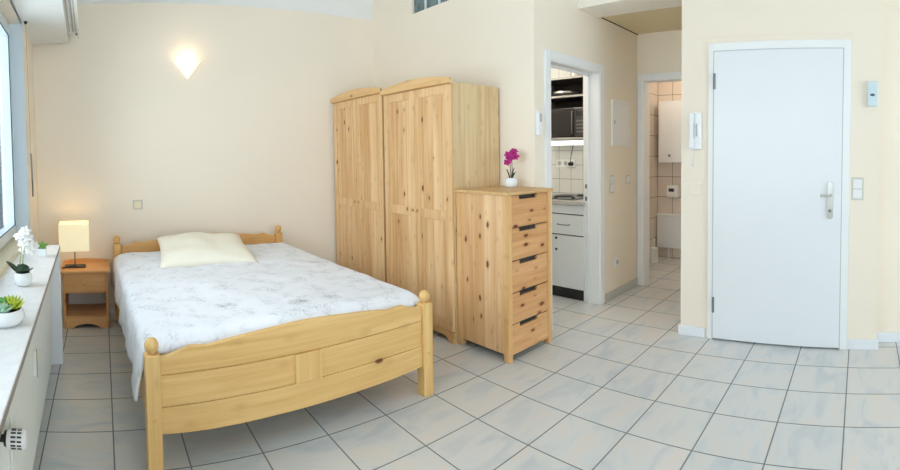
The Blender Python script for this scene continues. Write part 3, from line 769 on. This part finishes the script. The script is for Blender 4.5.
# footboard: scalloped planks with grooves and a raised square block
half = [(0, .503), (.04, .507), (.086, .521), (.125, .536), (.165, .534), (.21, .531), (.28, .542), (.39, .554), (.50, .563), (.60, .570), (.672, .572)]
Wf = BWD-.132; s = Wf/2/.672
top = [(u*s, z) for u, z in half] + [(Wf-u*s, z) for u, z in half[-2::-1]]
low = [(0, .170), (.08, .165), (.2, .161), (.34, .160), (.48, .160), (.672, .160)]
bot = [(u*s, z) for u, z in low] + [(Wf-u*s, z) for u, z in low[-2::-1]]
def band(lo, hi, y0, y1):
    return lo + hi[::-1], y0, y1
def flat(z): return [(0, z), (Wf, z)]
fb = MB()
for lo, hi, y0, y1 in ((flat(.4265), top, .019, .045), (flat(.2865), flat(.4225), .021, .045), (bot, flat(.2835), .02, .045), (flat(.27), flat(.44), .028, .04)):
    fb.prism([(x+.066, z) for x, z in (lo + hi[::-1])], y0, y1, 'XZ')
fbo = fb.build('footboard', M['bedH'], bed, bevel=.003)
MB().box(.066+Wf/2-.07, .066+Wf/2+.07, .008, .022, .287, .4235).build('square_block', M['bedV'], fbo, bevel=.003)
hbt = [(0, .628), (.03, .630), (.07, .641), (.11, .660), (.15, .656), (.20, .655), (.27, .664), (.40, .680), (.55, .692), (.672, .695)]
top = [(u*s, z) for u, z in hbt] + [(Wf-u*s, z) for u, z in hbt[-2::-1]]
hb = MB()
for lo, hi, y0, y1 in ((flat(.507), top, 2.037, 2.062), (flat(.25), flat(.5035), 2.039, 2.062)): hb.prism([(x+.066, z) for x, z in (lo + hi[::-1])], y0, y1, 'XZ')
hb.build('headboard', M['headH'], bed, bevel=.003)
for x in (.012, BWD-.036): MB().box(x, x+.024, .064, 2.022, .20, .36).build('side_rail', M['bedY'], bed, bevel=.003)
mm = MB().box(.05, BWD-.05, .08, 2.0, .30, .49).build('mattress', M['linen'], bed, bevel=.03)

# bedspread: one draped sheet
sp = thing('bedspread', 'white quilted bedspread with grey floral sketch print draped over the bed', 'bedspread', (.153, 2.003, 0), BR)
bm = bmesh.new(); uvl = bm.loops.layers.uv.new('UVMap')
sec = []
def section(v):
    """cross profile (x, z, arclength) for length fraction v"""
    zt = .556 + .02*v; pts = []
    hem = .295 + .012*math.sin(9*v) + .02*noise.noise((v*5, 1, 0))
    xl, xr = -.004, BWD+.010
    for k in range(10):
        f = k/9; bul = (.024-.012*v)*(1-f)**1.4
        pts.append((xl-bul+.009*math.sin(3+f*2+v*26)*(1-f), hem+(zt-.06-hem)*f))
    for k in range(1, 7):
        a = PI/2*k/6; pts.append((xl+.06-.06*math.cos(a), zt-.06+.06*math.sin(a)))
    for k in range(1, 44):
        f = k/44; x = xl+.06+(xr-xl-.12)*f; pts.append((x, zt+.014*math.sin(PI*f)))
    for k in range(0, 7):
        a = PI/2*(1-k/6); pts.append((xr-.06+.06*math.cos(a), zt-.06+.06*math.sin(a)))
    for k in range(1, 10):
        f = 1-k/9; pts.append((xr+.03*(1-f)**1.4, hem+(zt-.06-hem)*f))
    return pts
NV = 84; rows = []; ylen = []
y0, y1 = .072, 2.015
for j in range(NV+1):
    v = j/NV; y = y0+(y1-y0)*v
    P = section(v); row = []; arc = 0
    for i, (x, z) in enumerate(P):
        if i: arc += math.hypot(x-P[i-1][0], z-P[i-1][1])
        on = 1 if 16 <= i < len(P)-16 else .35
        q = Vector((x*2.2, y*2.2, 0))
        dz = .012*noise.noise(q*1.3) + .008*noise.noise(q*3.1+Vector((5, 2, 0))) + .004*noise.noise(q*7.3)
        # crumple near the pillow's right edge
        r2 = math.hypot((x-1.05)/.28, (y-1.35)/.3)
        dz += .011*math.exp(-r2*r2)*noise.noise(Vector((x*9+y*5, y*5-x*4, 2)))*2
        zz = z + dz*on
        xx = x + (.014*noise.noise(Vector((y*7, z*4, 3+(i > 30)*5))) if on < 1 else 0)
        ed = min(1, v/.045); e2 = min(1, (1-v)/.03)
        k_ = min(i, len(P)-1-i); wd_ = 1 if on == 1 else max(0, min(1, (k_-9)/7))
        if wd_: zz -= wd_*(.062*(1-ed)**1.6 + .03*(1-e2)**2)
        if i <= 9 and y < .3: xx -= .02*(1-y/.3)*(1-i/9)
        row.append((bm.verts.new((xx, y + (0 if on == 1 else .01*noise.noise(Vector((z*8, 1, i))) ), zz)), arc, y))
    rows.append(row)
for j in range(NV):
    for i in range(len(rows[0])-1):
        q = [rows[j][i], rows[j][i+1], rows[j+1][i+1], rows[j+1][i]]
        f = bm.faces.new([a[0] for a in q])
        for lp, a in zip(f.loops, q): lp[uvl].uv = (a[1], a[2])
bmesh.ops.recalc_face_normals(bm, faces=bm.faces)
me = bpy.data.meshes.new('cover'); bm.to_mesh(me); bm.free()
o = bpy.data.objects.new('cover', me); C.objects.link(o); o.parent = sp; me.materials.append(M['spread'])
for p in me.polygons: p.use_smooth = True
sd = o.modifiers.new('thick', 'SOLIDIFY'); sd.thickness = .012; sd.offset = -1

# pillow
t = thing('pillow', 'large cream pillow lying against the headboard on the bedspread', 'pillow', (.765, 3.675, .628), math.radians(-4.5))
bm = bmesh.new(); nu, nv = 36, 26; PWd, PHt = .36, .345; grid = {}
for sgn in (1, -1):
    for i in range(nu+1):
        for j in range(nv+1):
            u = -1+2*i/nu; v = -1+2*j/nv
            if sgn == -1 and (i in (0, nu) or j in (0, nv)): grid[(sgn, i, j)] = grid[(1, i, j)]; continue
            x = u*PWd*(1-.07*(1-u*u)*0 - .07*(1-abs(v)**2)*abs(u)**3*1.0); y = v*PHt*(1-.09*(1-abs(u)**2)*abs(v)**3)
            h = .098*max(0, (1-abs(u)**2.6))**.55*max(0, (1-abs(v)**2.6))**.55
            h += .010*noise.noise(Vector((u*2.1, v*2.3, sgn*2)))*(1-u*u)*(1-v*v)*2
            z = h*(1 if sgn == 1 else -.62) + .016*noise.noise(Vector((u*1.7, v*1.9, 7)))
            grid[(sgn, i, j)] = bm.verts.new((x, y, z))
for sgn in (1, -1):
    for i in range(nu):
        for j in range(nv):
            q = [grid[(sgn, i, j)], grid[(sgn, i+1, j)], grid[(sgn, i+1, j+1)], grid[(sgn, i, j+1)]]
            bm.faces.new(q if sgn == 1 else q[::-1])
me = bpy.data.meshes.new('cushion'); bm.to_mesh(me); bm.free()
o = bpy.data.objects.new('cushion', me); C.objects.link(o); me.materials.append(M['linen']); o.parent = t; o.rotation_euler = (math.radians(8), 0, 0)
for p in me.polygons: p.use_smooth = True

# ------------------------------------------------------------------ wardrobes
def wardrobe(label, y0, width, zh, peak, group):
    """front faces -X; local origin at the front lower near corner, y runs away along the wall"""
    t = thing('wardrobe', label, 'wardrobe', (2.21, y0, 0), 0, group)
    Dp = .484
    for (a, b_) in ((0, .02), (width-.02, width)):
        sp_ = MB(); sp_.prism([(.022, 0), (.07, 0), (.085, .05), (.40, .05), (.415, 0), (Dp, 0), (Dp, zh), (.022, zh)], a, b_, 'XZ'); sp_.build('side_panel', M['wardS'], t, bevel=.002)
    MB().box(.022, Dp, .02, width-.02, zh-.022, zh).build('top_panel', M['wardS'], t)
    MB().box(Dp-.01, Dp-.004, .02, width-.02, .08, zh-.02).build('back_panel', M['wardS'], t)
    MB().box(.03, Dp-.01, .02, width-.02, .085, .105).build('bottom_panel', M['wardS'], t)
    pb = MB(); w = width
    pb.prism([(.0, 0), (.06, 0), (.075, .028), (.11, .042), (w/2-.05, .046), (w/2, .052), (w/2+.05, .046), (w-.11, .042), (w-.075, .028), (w-.06, 0), (w, 0), (w, .085), (0, .085)], .004, .022, 'YZ')
    pb.build('plinth', M['wardH'], t, bevel=.002)
    cb = MB(); pts = [(-.012, zh-.008), (w+.012, zh-.008), (w+.012, zh+.027)]
    for k in range(1, 12):
        f = 1-k/12; pts.append((-.012+(w+.024)*f, zh+.027+(peak-.027)*math.sin(PI*f)**.8))
    pts.append((-.012, zh+.027))
    cb.prism(pts, -.026, -.004, 'YZ'); cb.build('cornice', M['wardH'], t, bevel=.003)
    MB().box(-.004, .022, 0, w, zh-.01, zh+.004).build('cornice_backing', M['wardH'], t)
    dw = w/2-.004; z0, z1 = .088, zh-.012; zm0, zm1 = .865, .935
    for k in (0, 1):
        a = .002 + k*(w/2); b_ = a+dw
        stw = .062
        d_ = MB()
        d_.box(-.002, .020, a, a+stw, z0, z1); d_.box(-.002, .020, b_-stw, b_, z0, z1)
        d_.box(-.002, .020, a+stw, b_-stw, z0, z0+.08); d_.box(-.002, .020, a+stw, b_-stw, z1-.065, z1); d_.box(-.002, .020, a+stw, b_-stw, zm0, zm1)
        do = d_.build('door', M['wardF'], t, bevel=.004)
        for (pa, pb_) in ((z0+.08, zm0), (zm1, z1-.065)):
            MB().box(.006, .014, a+stw-.004, b_-stw+.004, pa-.004, pb_+.004).build('door_panel', M['wardV'], do)
        yk = b_-.026 if k == 0 else a+.026
        MB().lathe([(.007, -.002), (.006, -.010), (.013, -.017), (.0135, -.024), (.008, -.029), (0, -.030)], (0, yk, .915), 16, 'X').build('knob', M['wardF'], do, smooth=True)
    return t
wardrobe('pine two-door wardrobe in the corner, farther one, half hidden behind the bed', 3.3665, .8685, 1.862, .070, 'pine wardrobes')
wardrobe('pine two-door wardrobe standing nearer, next to the tall chest of drawers', 2.505, .835, 1.834, .066, 'pine wardrobes')

# ------------------------------------------------------------------ chest of drawers
t = thing('chest_of_drawers', 'narrow knotty pine chest of five cut-out drawers beside the wardrobes', 'chest of drawers', (2.245, 2.02, 0))
W, D, H = .460, .481, 1.092
MB().box(-.014, W+.009, -.012, D, H-.022, H).build('top', M['dresT'], t, bevel=.004)
for (x, y) in ((0, 0), (W-.042, 0), (0, D-.045), (W-.042, D-.045)):
    MB().box(x, x+.042, y, y+.044, 0, H-.023).build('leg', M['dresV'], t, bevel=.003)
for x in (.006, W-.024): MB().box(x, x+.018, .044, D-.045, .05, H-.023).build('side_panel', M['dresS'], t)
MB().box(.042, W-.042, D-.02, D-.008, .05, H-.023).build('back_panel', M['dresS'], t)
zs = [(1.066, .862), (.856, .652), (.646, .445), (.439, .242), (.236, .048)]
for k, (zt, zb) in enumerate(zs):
    a, b_ = .0445, W-.0445; ca, cb_ = .115, .300; hcut = .026
    d_ = MB(); d_.prism([(a, zb), (b_, zb), (b_, zt), (cb_, zt), (cb_-.004, zt-hcut), (ca+.004, zt-hcut), (ca, zt), (a, zt)], .004, .022, 'XZ')
    do = d_.build('drawer', M['dresH'], t, bevel=.0025)
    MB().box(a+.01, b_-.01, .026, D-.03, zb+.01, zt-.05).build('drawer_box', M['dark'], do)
MB().box(.043, W-.043, .024, .028, .06, H-.03).build('carcass_shade_sheet', M['dark'], t)  # dark sheet standing in for the shade behind the drawer cut-outs
MB().box(.043, W-.043, .008, .03, .040, .047).build('bottom_rail', M['dresH'], t)

random.seed(11); fl = []
for i in range(13):
    a = random.uniform(0, 2*PI); rr = random.uniform(.0, .032); z = .228 + rr*math.sin(a)*1.0
    c = Vector((rr*math.cos(a)*.75, -rr*math.cos(a)*.6 + random.uniform(-.012, .012), z))
    fl.append((tuple(c), (-.6+random.uniform(-.5,.5)+c.x*6, -.8+random.uniform(-.3,.3), random.uniform(-.2,.5))))
fl += [((.022, -.018, .262), (-.2, -.6, .8)), ((-.022, .016, .182), (-.8, -.5, -.3))]
orchid('magenta_orchid', 'magenta flowering orchid in a small round white pot on the chest of drawers', (2.592, 2.295, 1.092), M['petalm'], M['petalc'], M['stemdark'], M['leafdark'],
       [(.028, 0), (.040, .008), (.047, .032), (.043, .058), (.032, .070), (.029, .070), (.036, .056), (.0, .052)],
       [((0, 0, .06), (.15, -.1, 1), .085, .018, -.1), ((-.006, .004, .06), (-.25, .1, 1), .078, .016, -.1), ((.006, 0, .06), (.35, -.2, 1), .06, .016, -.15), ((0, -.006, .06), (-.1, -.4, 1), .055, .016, -.15)],
       [[(0, 0, .055), (-.004, .002, .12), (-.006, .004, .17), (.004, 0, .225)], [(.004, 0, .055), (.008, -.004, .13), (.004, -.004, .19), (.02, -.012, .235)]],
       fl, .029, 0, .066, .031)

# ------------------------------------------------------------------ things on the kitchen wall and the hall
t = thing('room_thermostat', 'tall narrow white wall box left of the kitchen doorway', 'wall box', (2.745, KY, 1.465))
MB().box(-.022, .022, -.028, 0, 0, .175).build('body', M['plastic'], t, bevel=.004)
MB().box(-.012, .012, -.031, -.027, .095, .155).build('window', M['seam'], t, bevel=.002)
t = thing('fuse_box', 'white flush fuse box cover on the wall between the two doorways', 'fuse box', (3.985, KY, 1.40))
fo = MB(); w, h = .172, .415
fo.box(-w, -w+.025, -.014, 0, 0, h); fo.box(w-.025, w, -.014, 0, 0, h); fo.box(-w+.025, w-.025, -.014, 0, 0, .025); fo.box(-w+.025, w-.025, -.014, 0, h-.025, h)
fo.build('frame', M['frame'], t, bevel=.003)
dl = MB().box(-w+.027, w-.027, -.012, -.001, .027, h-.027).build('door', M['plastic'], t, bevel=.002)
MB().box(-w+.034, -w+.05, -.016, -.011, .2, .235).build('latch', M['seam'], dl)
plate('light_switch', 'tall double white light switch beside the kitchen doorway below the fuse box', 'switch', (3.82, KY, 1.05), '-Y', .085, .165, 'plastic', 2, group='light switches')
plate('light_switch', 'single white light switch close to the bathroom door frame', 'switch', (4.135, KY, 1.08), '-Y', .085, .085, 'plastic', 1, group='light switches')
plate('wall_socket', 'white wall socket low on the strip of wall between the two doorways', 'socket', (3.905, KY, .322), '-Y', .085, .085, 'plastic', 1, 'socket')
t = thing('wall_hook', 'small pale hook on the wall beside the bathroom door frame', 'hook', (4.215, KY, 1.448))
MB().box(-.014, .014, -.006, 0, -.016, .016).build('back_plate', M['frame'], t, bevel=.002)
MB().tube([(0, -.005, .004), (0, -.024, 0), (0, -.028, .012)], .005, 8).build('peg', M['frame'], t, smooth=True)

# entry wall: intercom, switch, chime
t = thing('intercom', 'white wall intercom handset on the narrow wall left of the entry door', 'intercom', (EX, 1.165, 1.36), -PI/2)
MB().box(-.044, .044, -.030, 0, 0, .265).build('base', M['plastic'], t, bevel=.006)
hs = MB(); hs.box(-.040, -.002, -.058, -.031, .185, .258); hs.box(-.040, -.002, -.058, -.031, .008, .075); hs.box(-.036, -.006, -.062, -.048, .06, .2)
hs.build('handset', M['white'], t, bevel=.007)
MB().box(.006, .016, -.0325, -.029, .095, .185).build('speaker_slot', M['seam'], t)
MB().box(.024, .040, -.034, -.029, .05, .08).build('door_button', M['frame'], t, bevel=.002)
cd = MB(); pts = []
for i in range(70):
    f = i/69; a = f*2*PI*9; y = -.012+.004*math.sin(a)
    pts.append((-.024 + .014*math.sin(f*PI)*0 + .004*math.cos(a) + (.008 if f > .5 else 0), -.03+.004*math.sin(a), .005 - .125*math.sin(f*PI)))
cd.tube(pts, .0022, 6); cd.build('cord', M['plastic'], t, smooth=True)
plate('blank_cover', 'flush wall-coloured blank cover plate on the wall under the intercom', 'wall plate', (EX, 1.165, 1.075), '-X', .085, .085, 'wall', 1, 'none')
plate('light_switch', 'double white rocker switch on the wall right of the entry door', 'switch', (EX, .022, 1.105), '-X', .084, .155, 'plastic', 2, group='light switches')
t = thing('door_chime', 'pale blue-white door chime box high on the wall right of the entry door', 'door chime', (EX+.002, -.068, 1.665), -PI/2)
MB().box(-.036, .036, -.036, 0, 0, .165).build('body', plain('pale_blue_plastic', lin(206, 224, 232), .4), t, bevel=.006)
e = MB(); e.lathe([(.016, -.040), (.017, -.036)], (0, 0, .074), 20, 'Y', 1.0, .55); e.build('emblem', plain('chime_emblem', lin(78, 96, 112), .4), t)

# ------------------------------------------------------------------ kitchen
KX = 3.583
t = thing('base_cabinet', 'pale grey kitchen base cabinet with one drawer over a door seen through the doorway', 'kitchen cabinet', (KX, 2.315, 0))
Wc = .60
bd = MB(); bd.box(.02, .58, 0, Wc, .10, .865); bd.box(.05, .56, .01, Wc-.01, 0.002, .10); bd.build('body', M['kwhite'], t)
MB().box(.0185, .0205, .003, Wc-.003, .103, .863).build('gap_shade_sheet', M['dark'], t)  # dark sheet painting the shade in the gaps between the fronts
MB().box(0.03, .05, .005, Wc-.005, 0.002, .10).build('kickboard', M['black'], t)
MB().box(.004, .02, .003, Wc-.003, .784, .862).build('control_panel', M['kwhite'], t, bevel=.002)
d_ = MB().box(0, .02, .003, Wc-.003, .594, .774).build('drawer', M['kwhite'], t, bevel=.003)
MB().tube([(0, .155, .685), (-.022, .160, .685), (-.025, .19, .683), (-.025, .25, .683), (-.022, .28, .685), (0, .285, .685)], .005, 8).build('handle', M['hinge'], d_, smooth=True)
d_ = MB().box(0, .02, .003, Wc-.003, .105, .583).build('door', M['kwhite'], t, bevel=.003)
for z in (.555, .45): MB().lathe([(.006, -.012), (.011, -.010), (.011, -.003), (.007, 0)], (0, .305, z), 14, 'X').build('knob', M['black'], d_)
t = thing('base_cabinet', 'pale kitchen base cabinet deeper in the kitchen behind the chest of drawers', 'kitchen cabinet', (KX, 2.92, 0))
bd = MB(); bd.box(.02, .58, 0, .6, .10, .865); bd.box(.05, .56, .01, .59, 0.002, .10); bd.build('body', M['kwhite'], t)
MB().box(0, .02, .003, .597, .105, .86).build('door', M['kwhite'], t, bevel=.003)

wt = tag(MB().box(KX-.015, 4.185, 2.312, 3.54, .867, .903).build('worktop', M['worktop'], bevel=.004), 'grey speckled kitchen worktop carrying the hob', 'worktop')
t = thing('hob', 'dark enamel two-plate hob on the kitchen worktop', 'hob', (3.86, 2.62, .9035))
MB().box(-.235, .2, -.17, .24, 0, .012).build('hob_plate', M['hob'], t, bevel=.003)
for (x, y, r) in ((-.06, .06, .085), (.1, -.06, .07)):
    MB().lathe([(r, .012), (r, .022), (r-.006, .025), (0, .025)], (x, y, 0), 26).build('burner', M['black'], t)
for (x, y) in ((-.215, -.145), (-.215, .05)): MB().lathe([(.018, .012), (.016, .03), (0, .032)], (x, y, 0), 16).build('control_knob', M['black'], t)

# wall shelf unit
SX, SY0, SY1 = 3.83, 2.44, 3.08
t = thing('shelf_unit', 'dark open kitchen wall cabinet with pale edges above the worktop', 'shelf', (SX, SY0, 1.465))
Hs = .60; Ds = .355; Wd = SY1-SY0
for z in (0, .405, Hs-.018): MB().box(.002, Ds, .016, Wd-.016, z, z+.018).build('shelf', M['kdark'], t)
for a in (0, Wd-.016): MB().box(.002, Ds, a, a+.016, 0, Hs).build('side_panel', M['kgrey'], t)
MB().box(Ds-.008, Ds, .016, Wd-.016, .018, Hs-.018).build('back_panel', M['kdark'], t)
for z in (0, .405, Hs-.018): MB().box(-.001, .003, .0, Wd, z, z+.02).build('edge_band', M['kgrey'], t)
t = thing('microwave', 'black microwave oven in the lower compartment of the kitchen wall cabinet', 'microwave', (SX+.012, SY0+.03, 1.484))
MB().box(.012, .31, 0, .47, .006, .285).build('body', M['oven'], t, bevel=.004)
dr = MB().box(0, .014, .125, .468, .012, .28).build('door', M['oven'], t, bevel=.003)
MB().box(-.002, .002, .165, .44, .05, .24).build('window', M['ovenglass'], dr)
MB().tube([(-.0, .138, .04), (-.018, .138, .05), (-.018, .138, .24), (0, .138, .25)], .005, 8).build('handle', M['hinge'], dr, smooth=True)
cp = MB().box(0, .014, .002, .122, .012, .28).build('control_panel', plain('microwave_panel', lin(58, 56, 60), .3), t, bevel=.003)
MB().box(-.001, .002, .02, .10, .2, .25).build('display', M['black'], cp)
bt = MB()
for r in range(4):
    for c_ in range(3): bt.box(-.002, .002, .024+.027*c_, .042+.027*c_, .045+.034*r, .062+.034*r)
bt.build('keypad', M['hinge'], cp)
t = thing('pan', 'shallow grey pan on the upper shelf of the kitchen wall cabinet', 'pan', (SX+.17, SY0+.34, 1.889))
p_ = MB(); p_.lathe([(.10, 0), (.135, .02), (.15, .05), (.147, .05), (.13, .022), (0, .006)], (0,0,0), 30); p_.build('body', M['steel'], t, smooth=True)
MB().tube([(-.0, -.145, .045), (-.01, -.22, .055), (-.015, -.30, .058)], .009, 8).build('handle', M['black'], t, smooth=True)
t = thing('cooking_pot', 'steel pot with black handle on top of the kitchen wall cabinet', 'pot', (SX+.13, SY0+.21, 2.0655))
MB().lathe([(.05, 0), (.052, .003), (.052, .085), (.054, .09), (0, .09)], (0,0,0), 26).build('body', M['steel'], t)
MB().tube([(-.01, -.05, .07), (-.03, -.12, .06), (-.04, -.17, .045)], .009, 8).build('handle', M['black'], t, smooth=True)
MB().tube([(0, .05, .07), (0, .12, .1), (0, .2, .12)], .01, 8).build('lid_handle', M['black'], t, smooth=True)
t = thing('undershelf_light', 'glowing white tube light under the kitchen wall cabinet', 'light', (SX+.03, SY0+.02, 1.463))
MB().box(0, .06, .0, .56, -.012, 0).build('housing', M['white'], t)
MB().box(.004, .054, .045, .555, -.05, -.012).build('tube', M['bulb'], t, bevel=.006)
for a in (.0, .553): MB().box(.0, .06, a, a+.046, -.055, -.010).build('end_cap', M['hinge'], t, bevel=.003)
t = thing('socket_strip', 'white triple socket strip on the kitchen wall tiles under the tube light', 'socket', (4.19, 2.93, 1.225), -PI/2)
MB().box(-.125, .125, -.012, 0, -.04, .04).build('cover_plate', M['plastic'], t, bevel=.003)
for x in (-.08, 0, .08): MB().lathe([(.024, -.0135), (.024, -.011)], (x, 0, 0), 20, 'Y').build('socket_well', M['seam'], t)
t = thing('power_cord', 'black cord hanging from the tube light down into the socket strip', 'cord', (4.16, 2.80, 1.2))
MB().tube([(-.20, -.12, .255), (-.18, -.10, .20), (-.10, -.02, .10), (-.035, .035, .04), (0, .05, .02)], .004, 8).build('cable', M['black'], t, smooth=True)
MB().lathe([(.018, -.03), (.02, -.02), (.02, .015)], (0, .05, .02), 16, 'X').build('plug', M['black'], t)
light('kitchen_tube_light', 'AREA', (SX+.06, SY0+.30, 1.405), .8, (1, .96, .86))
bpy.data.lights['kitchen_tube_light'].shape = 'RECTANGLE'; bpy.data.lights['kitchen_tube_light'].size = .05; bpy.data.lights['kitchen_tube_light'].size_y = .5

t = thing('unseen_ceiling_light', 'round white lamp added out of view under the kitchen ceiling to brighten the kitchen', 'lamp', (3.2, 3.1, 2.6))  # unseen lamp added to lift the dark kitchen
MB().lathe([(.11, 0), (.11, -.03), (.09, -.07), (.05, -.09), (0, -.095)], (0,0,0), 24).build('shade', emit('kitchen_fill_glow', (1, .95, .86, 1), 5), t, smooth=True)
light('kitchen_fill_light', 'POINT', (3.2, 3.1, 2.44), 18, (1, .95, .88), .1)
# ------------------------------------------------------------------ bathroom
t = thing('bathroom_cabinet', 'white wall cabinet with one dark knob on the bathroom tiles', 'cabinet', (5.6495, 2.03, 1.215))
MB().box(-.16, 0, -.28, .41, 0, .755).build('body', M['white'], t, bevel=.003)
d_ = MB().box(-.178, -.161, .072, .408, .003, .752).build('door', M['white'], t, bevel=.003)
MB().lathe([(.013, -.196), (.017, -.192), (.012, -.180), (.012, -.176)], (0, .26, .085), 14, 'X').build('knob', M['hinge'], d_)
MB().box(-.178, -.161, -.278, .068, .003, .752).build('door', M['white'], t, bevel=.003)
t = thing('paper_holder', 'white paper holder box with dark roll end on the bathroom tiles', 'paper holder', (5.652, 2.30, .78))
MB().box(-.10, 0, -.08, .065, 0, .15).build('body', M['plastic'], t, bevel=.008)
MB().box(-.104, -.098, -.035, .035, .07, .11).build('slot', M['dark'], t)
t = thing('panel_heater', 'white low panel heater against the bathroom end wall under the paper holder', 'panel', (5.6495, 2.05, .135))
MB().box(-.06, 0, -.3, .46, 0, .41).build('body', M['white'], t, bevel=.004)
MB().box(-.07, -.0, -.305, .465, .405, .425).build('top_cap', M['frame'], t, bevel=.003)
for y in (-.2, .3): MB().box(-.04, -.02, y, y+.02, -.1345, .002).build('foot', M['white'], t)
t = thing('toilet_brush', 'white toilet brush holder on the bathroom floor', 'toilet brush', (5.30, 2.42, 0))
MB().lathe([(.045, 0), (.048, .004), (.052, .17), (.048, .185), (.02, .19), (0, .19)], (0,0,0), 22).build('holder', M['plastic'], t)
MB().tube([(0, 0, .185), (0, 0, .30)], .008, 8).build('handle', M['plastic'], t)
t = thing('unseen_ceiling_light', 'round white lamp under the bathroom ceiling', 'lamp', (5.0, 1.9, 2.5))
MB().lathe([(.11, 0), (.11, -.03), (.09, -.07), (.05, -.09), (0, -.095)], (0,0,0), 24).build('shade', emit('bath_lamp_glass', (1, .85, .65, 1), 5), t, smooth=True)
light('bath_light', 'POINT', (5.0, 1.9, 2.34), 7, (1, .82, .62), .1)

# ------------------------------------------------------------------ daylight
wd = bpy.data.worlds.new('sky'); SC.world = wd; wd.use_nodes = True
bg = wd.node_tree.nodes['Background']
bg.inputs['Color'].default_value = (.86, .94, 1, 1); bg.inputs['Strength'].default_value = 5.2
def portal(name, loc, rot, sx, sy):
    l = bpy.data.lights.new(name, 'AREA'); l.shape = 'RECTANGLE'; l.size = sx; l.size_y = sy; l.cycles.is_portal = True
    o = bpy.data.objects.new(name, l); C.objects.link(o); o.location = loc; o.rotation_euler = rot
    return o
portal('portal_left', LW(WXL-.18, (WY0+WY1)/2, (WZ0+WZ1)/2), (PI/2, 0, LR-PI/2), WY1-WY0, WZ1-WZ0)
portal('portal_rear', ((RO[0]+RO[1])/2, YB-.12, (RO[2]+RO[3])/2), (PI/2, 0, PI), RO[1]-RO[0], RO[3]-RO[2])
for n_ in ('portal_left', 'portal_rear'):
    pass

# ------------------------------------------------------------------ camera: a cylindrical phone panorama
F, YC = 483.338, 170.165
G = Matrix(((0.7515940664245357, 0.6588084467404695, 0.03282970939317824),
            (-0.6594867459257854, 0.7515265720791595, 0.01688322857650212),
            (-0.013549585368160557, -0.03434009263758446, 0.9993183510643607)))
cam = bpy.data.cameras.new('camera'); co = bpy.data.objects.new('camera', cam); C.objects.link(co)
cam.type = 'PANO'; cam.panorama_type = 'CENTRAL_CYLINDRICAL'
cam.central_cylindrical_radius = 1.0
cam.central_cylindrical_range_u_min = -450/F; cam.central_cylindrical_range_u_max = 450/F
cam.central_cylindrical_range_v_min = -(470-YC)/F; cam.central_cylindrical_range_v_max = YC/F
R_ = Matrix((G.col[0], G.col[2], -G.col[1])).transposed()
co.matrix_world = Matrix.Translation((0, 0, ZC)) @ R_.to_4x4()
cam.clip_start = .02; cam.clip_end = 200
SC.camera = co

SC.view_settings.view_transform = 'Standard'; SC.view_settings.look = 'None'
SC.view_settings.exposure = 0.0; SC.view_settings.gamma = 1.0; SC.view_settings.use_curve_mapping = False
SC.cycles.use_denoising = True
SC.cycles.max_bounces = 10; SC.cycles.diffuse_bounces = 6; SC.cycles.transparent_max_bounces = 16
SC.cycles.sample_clamp_indirect = 6
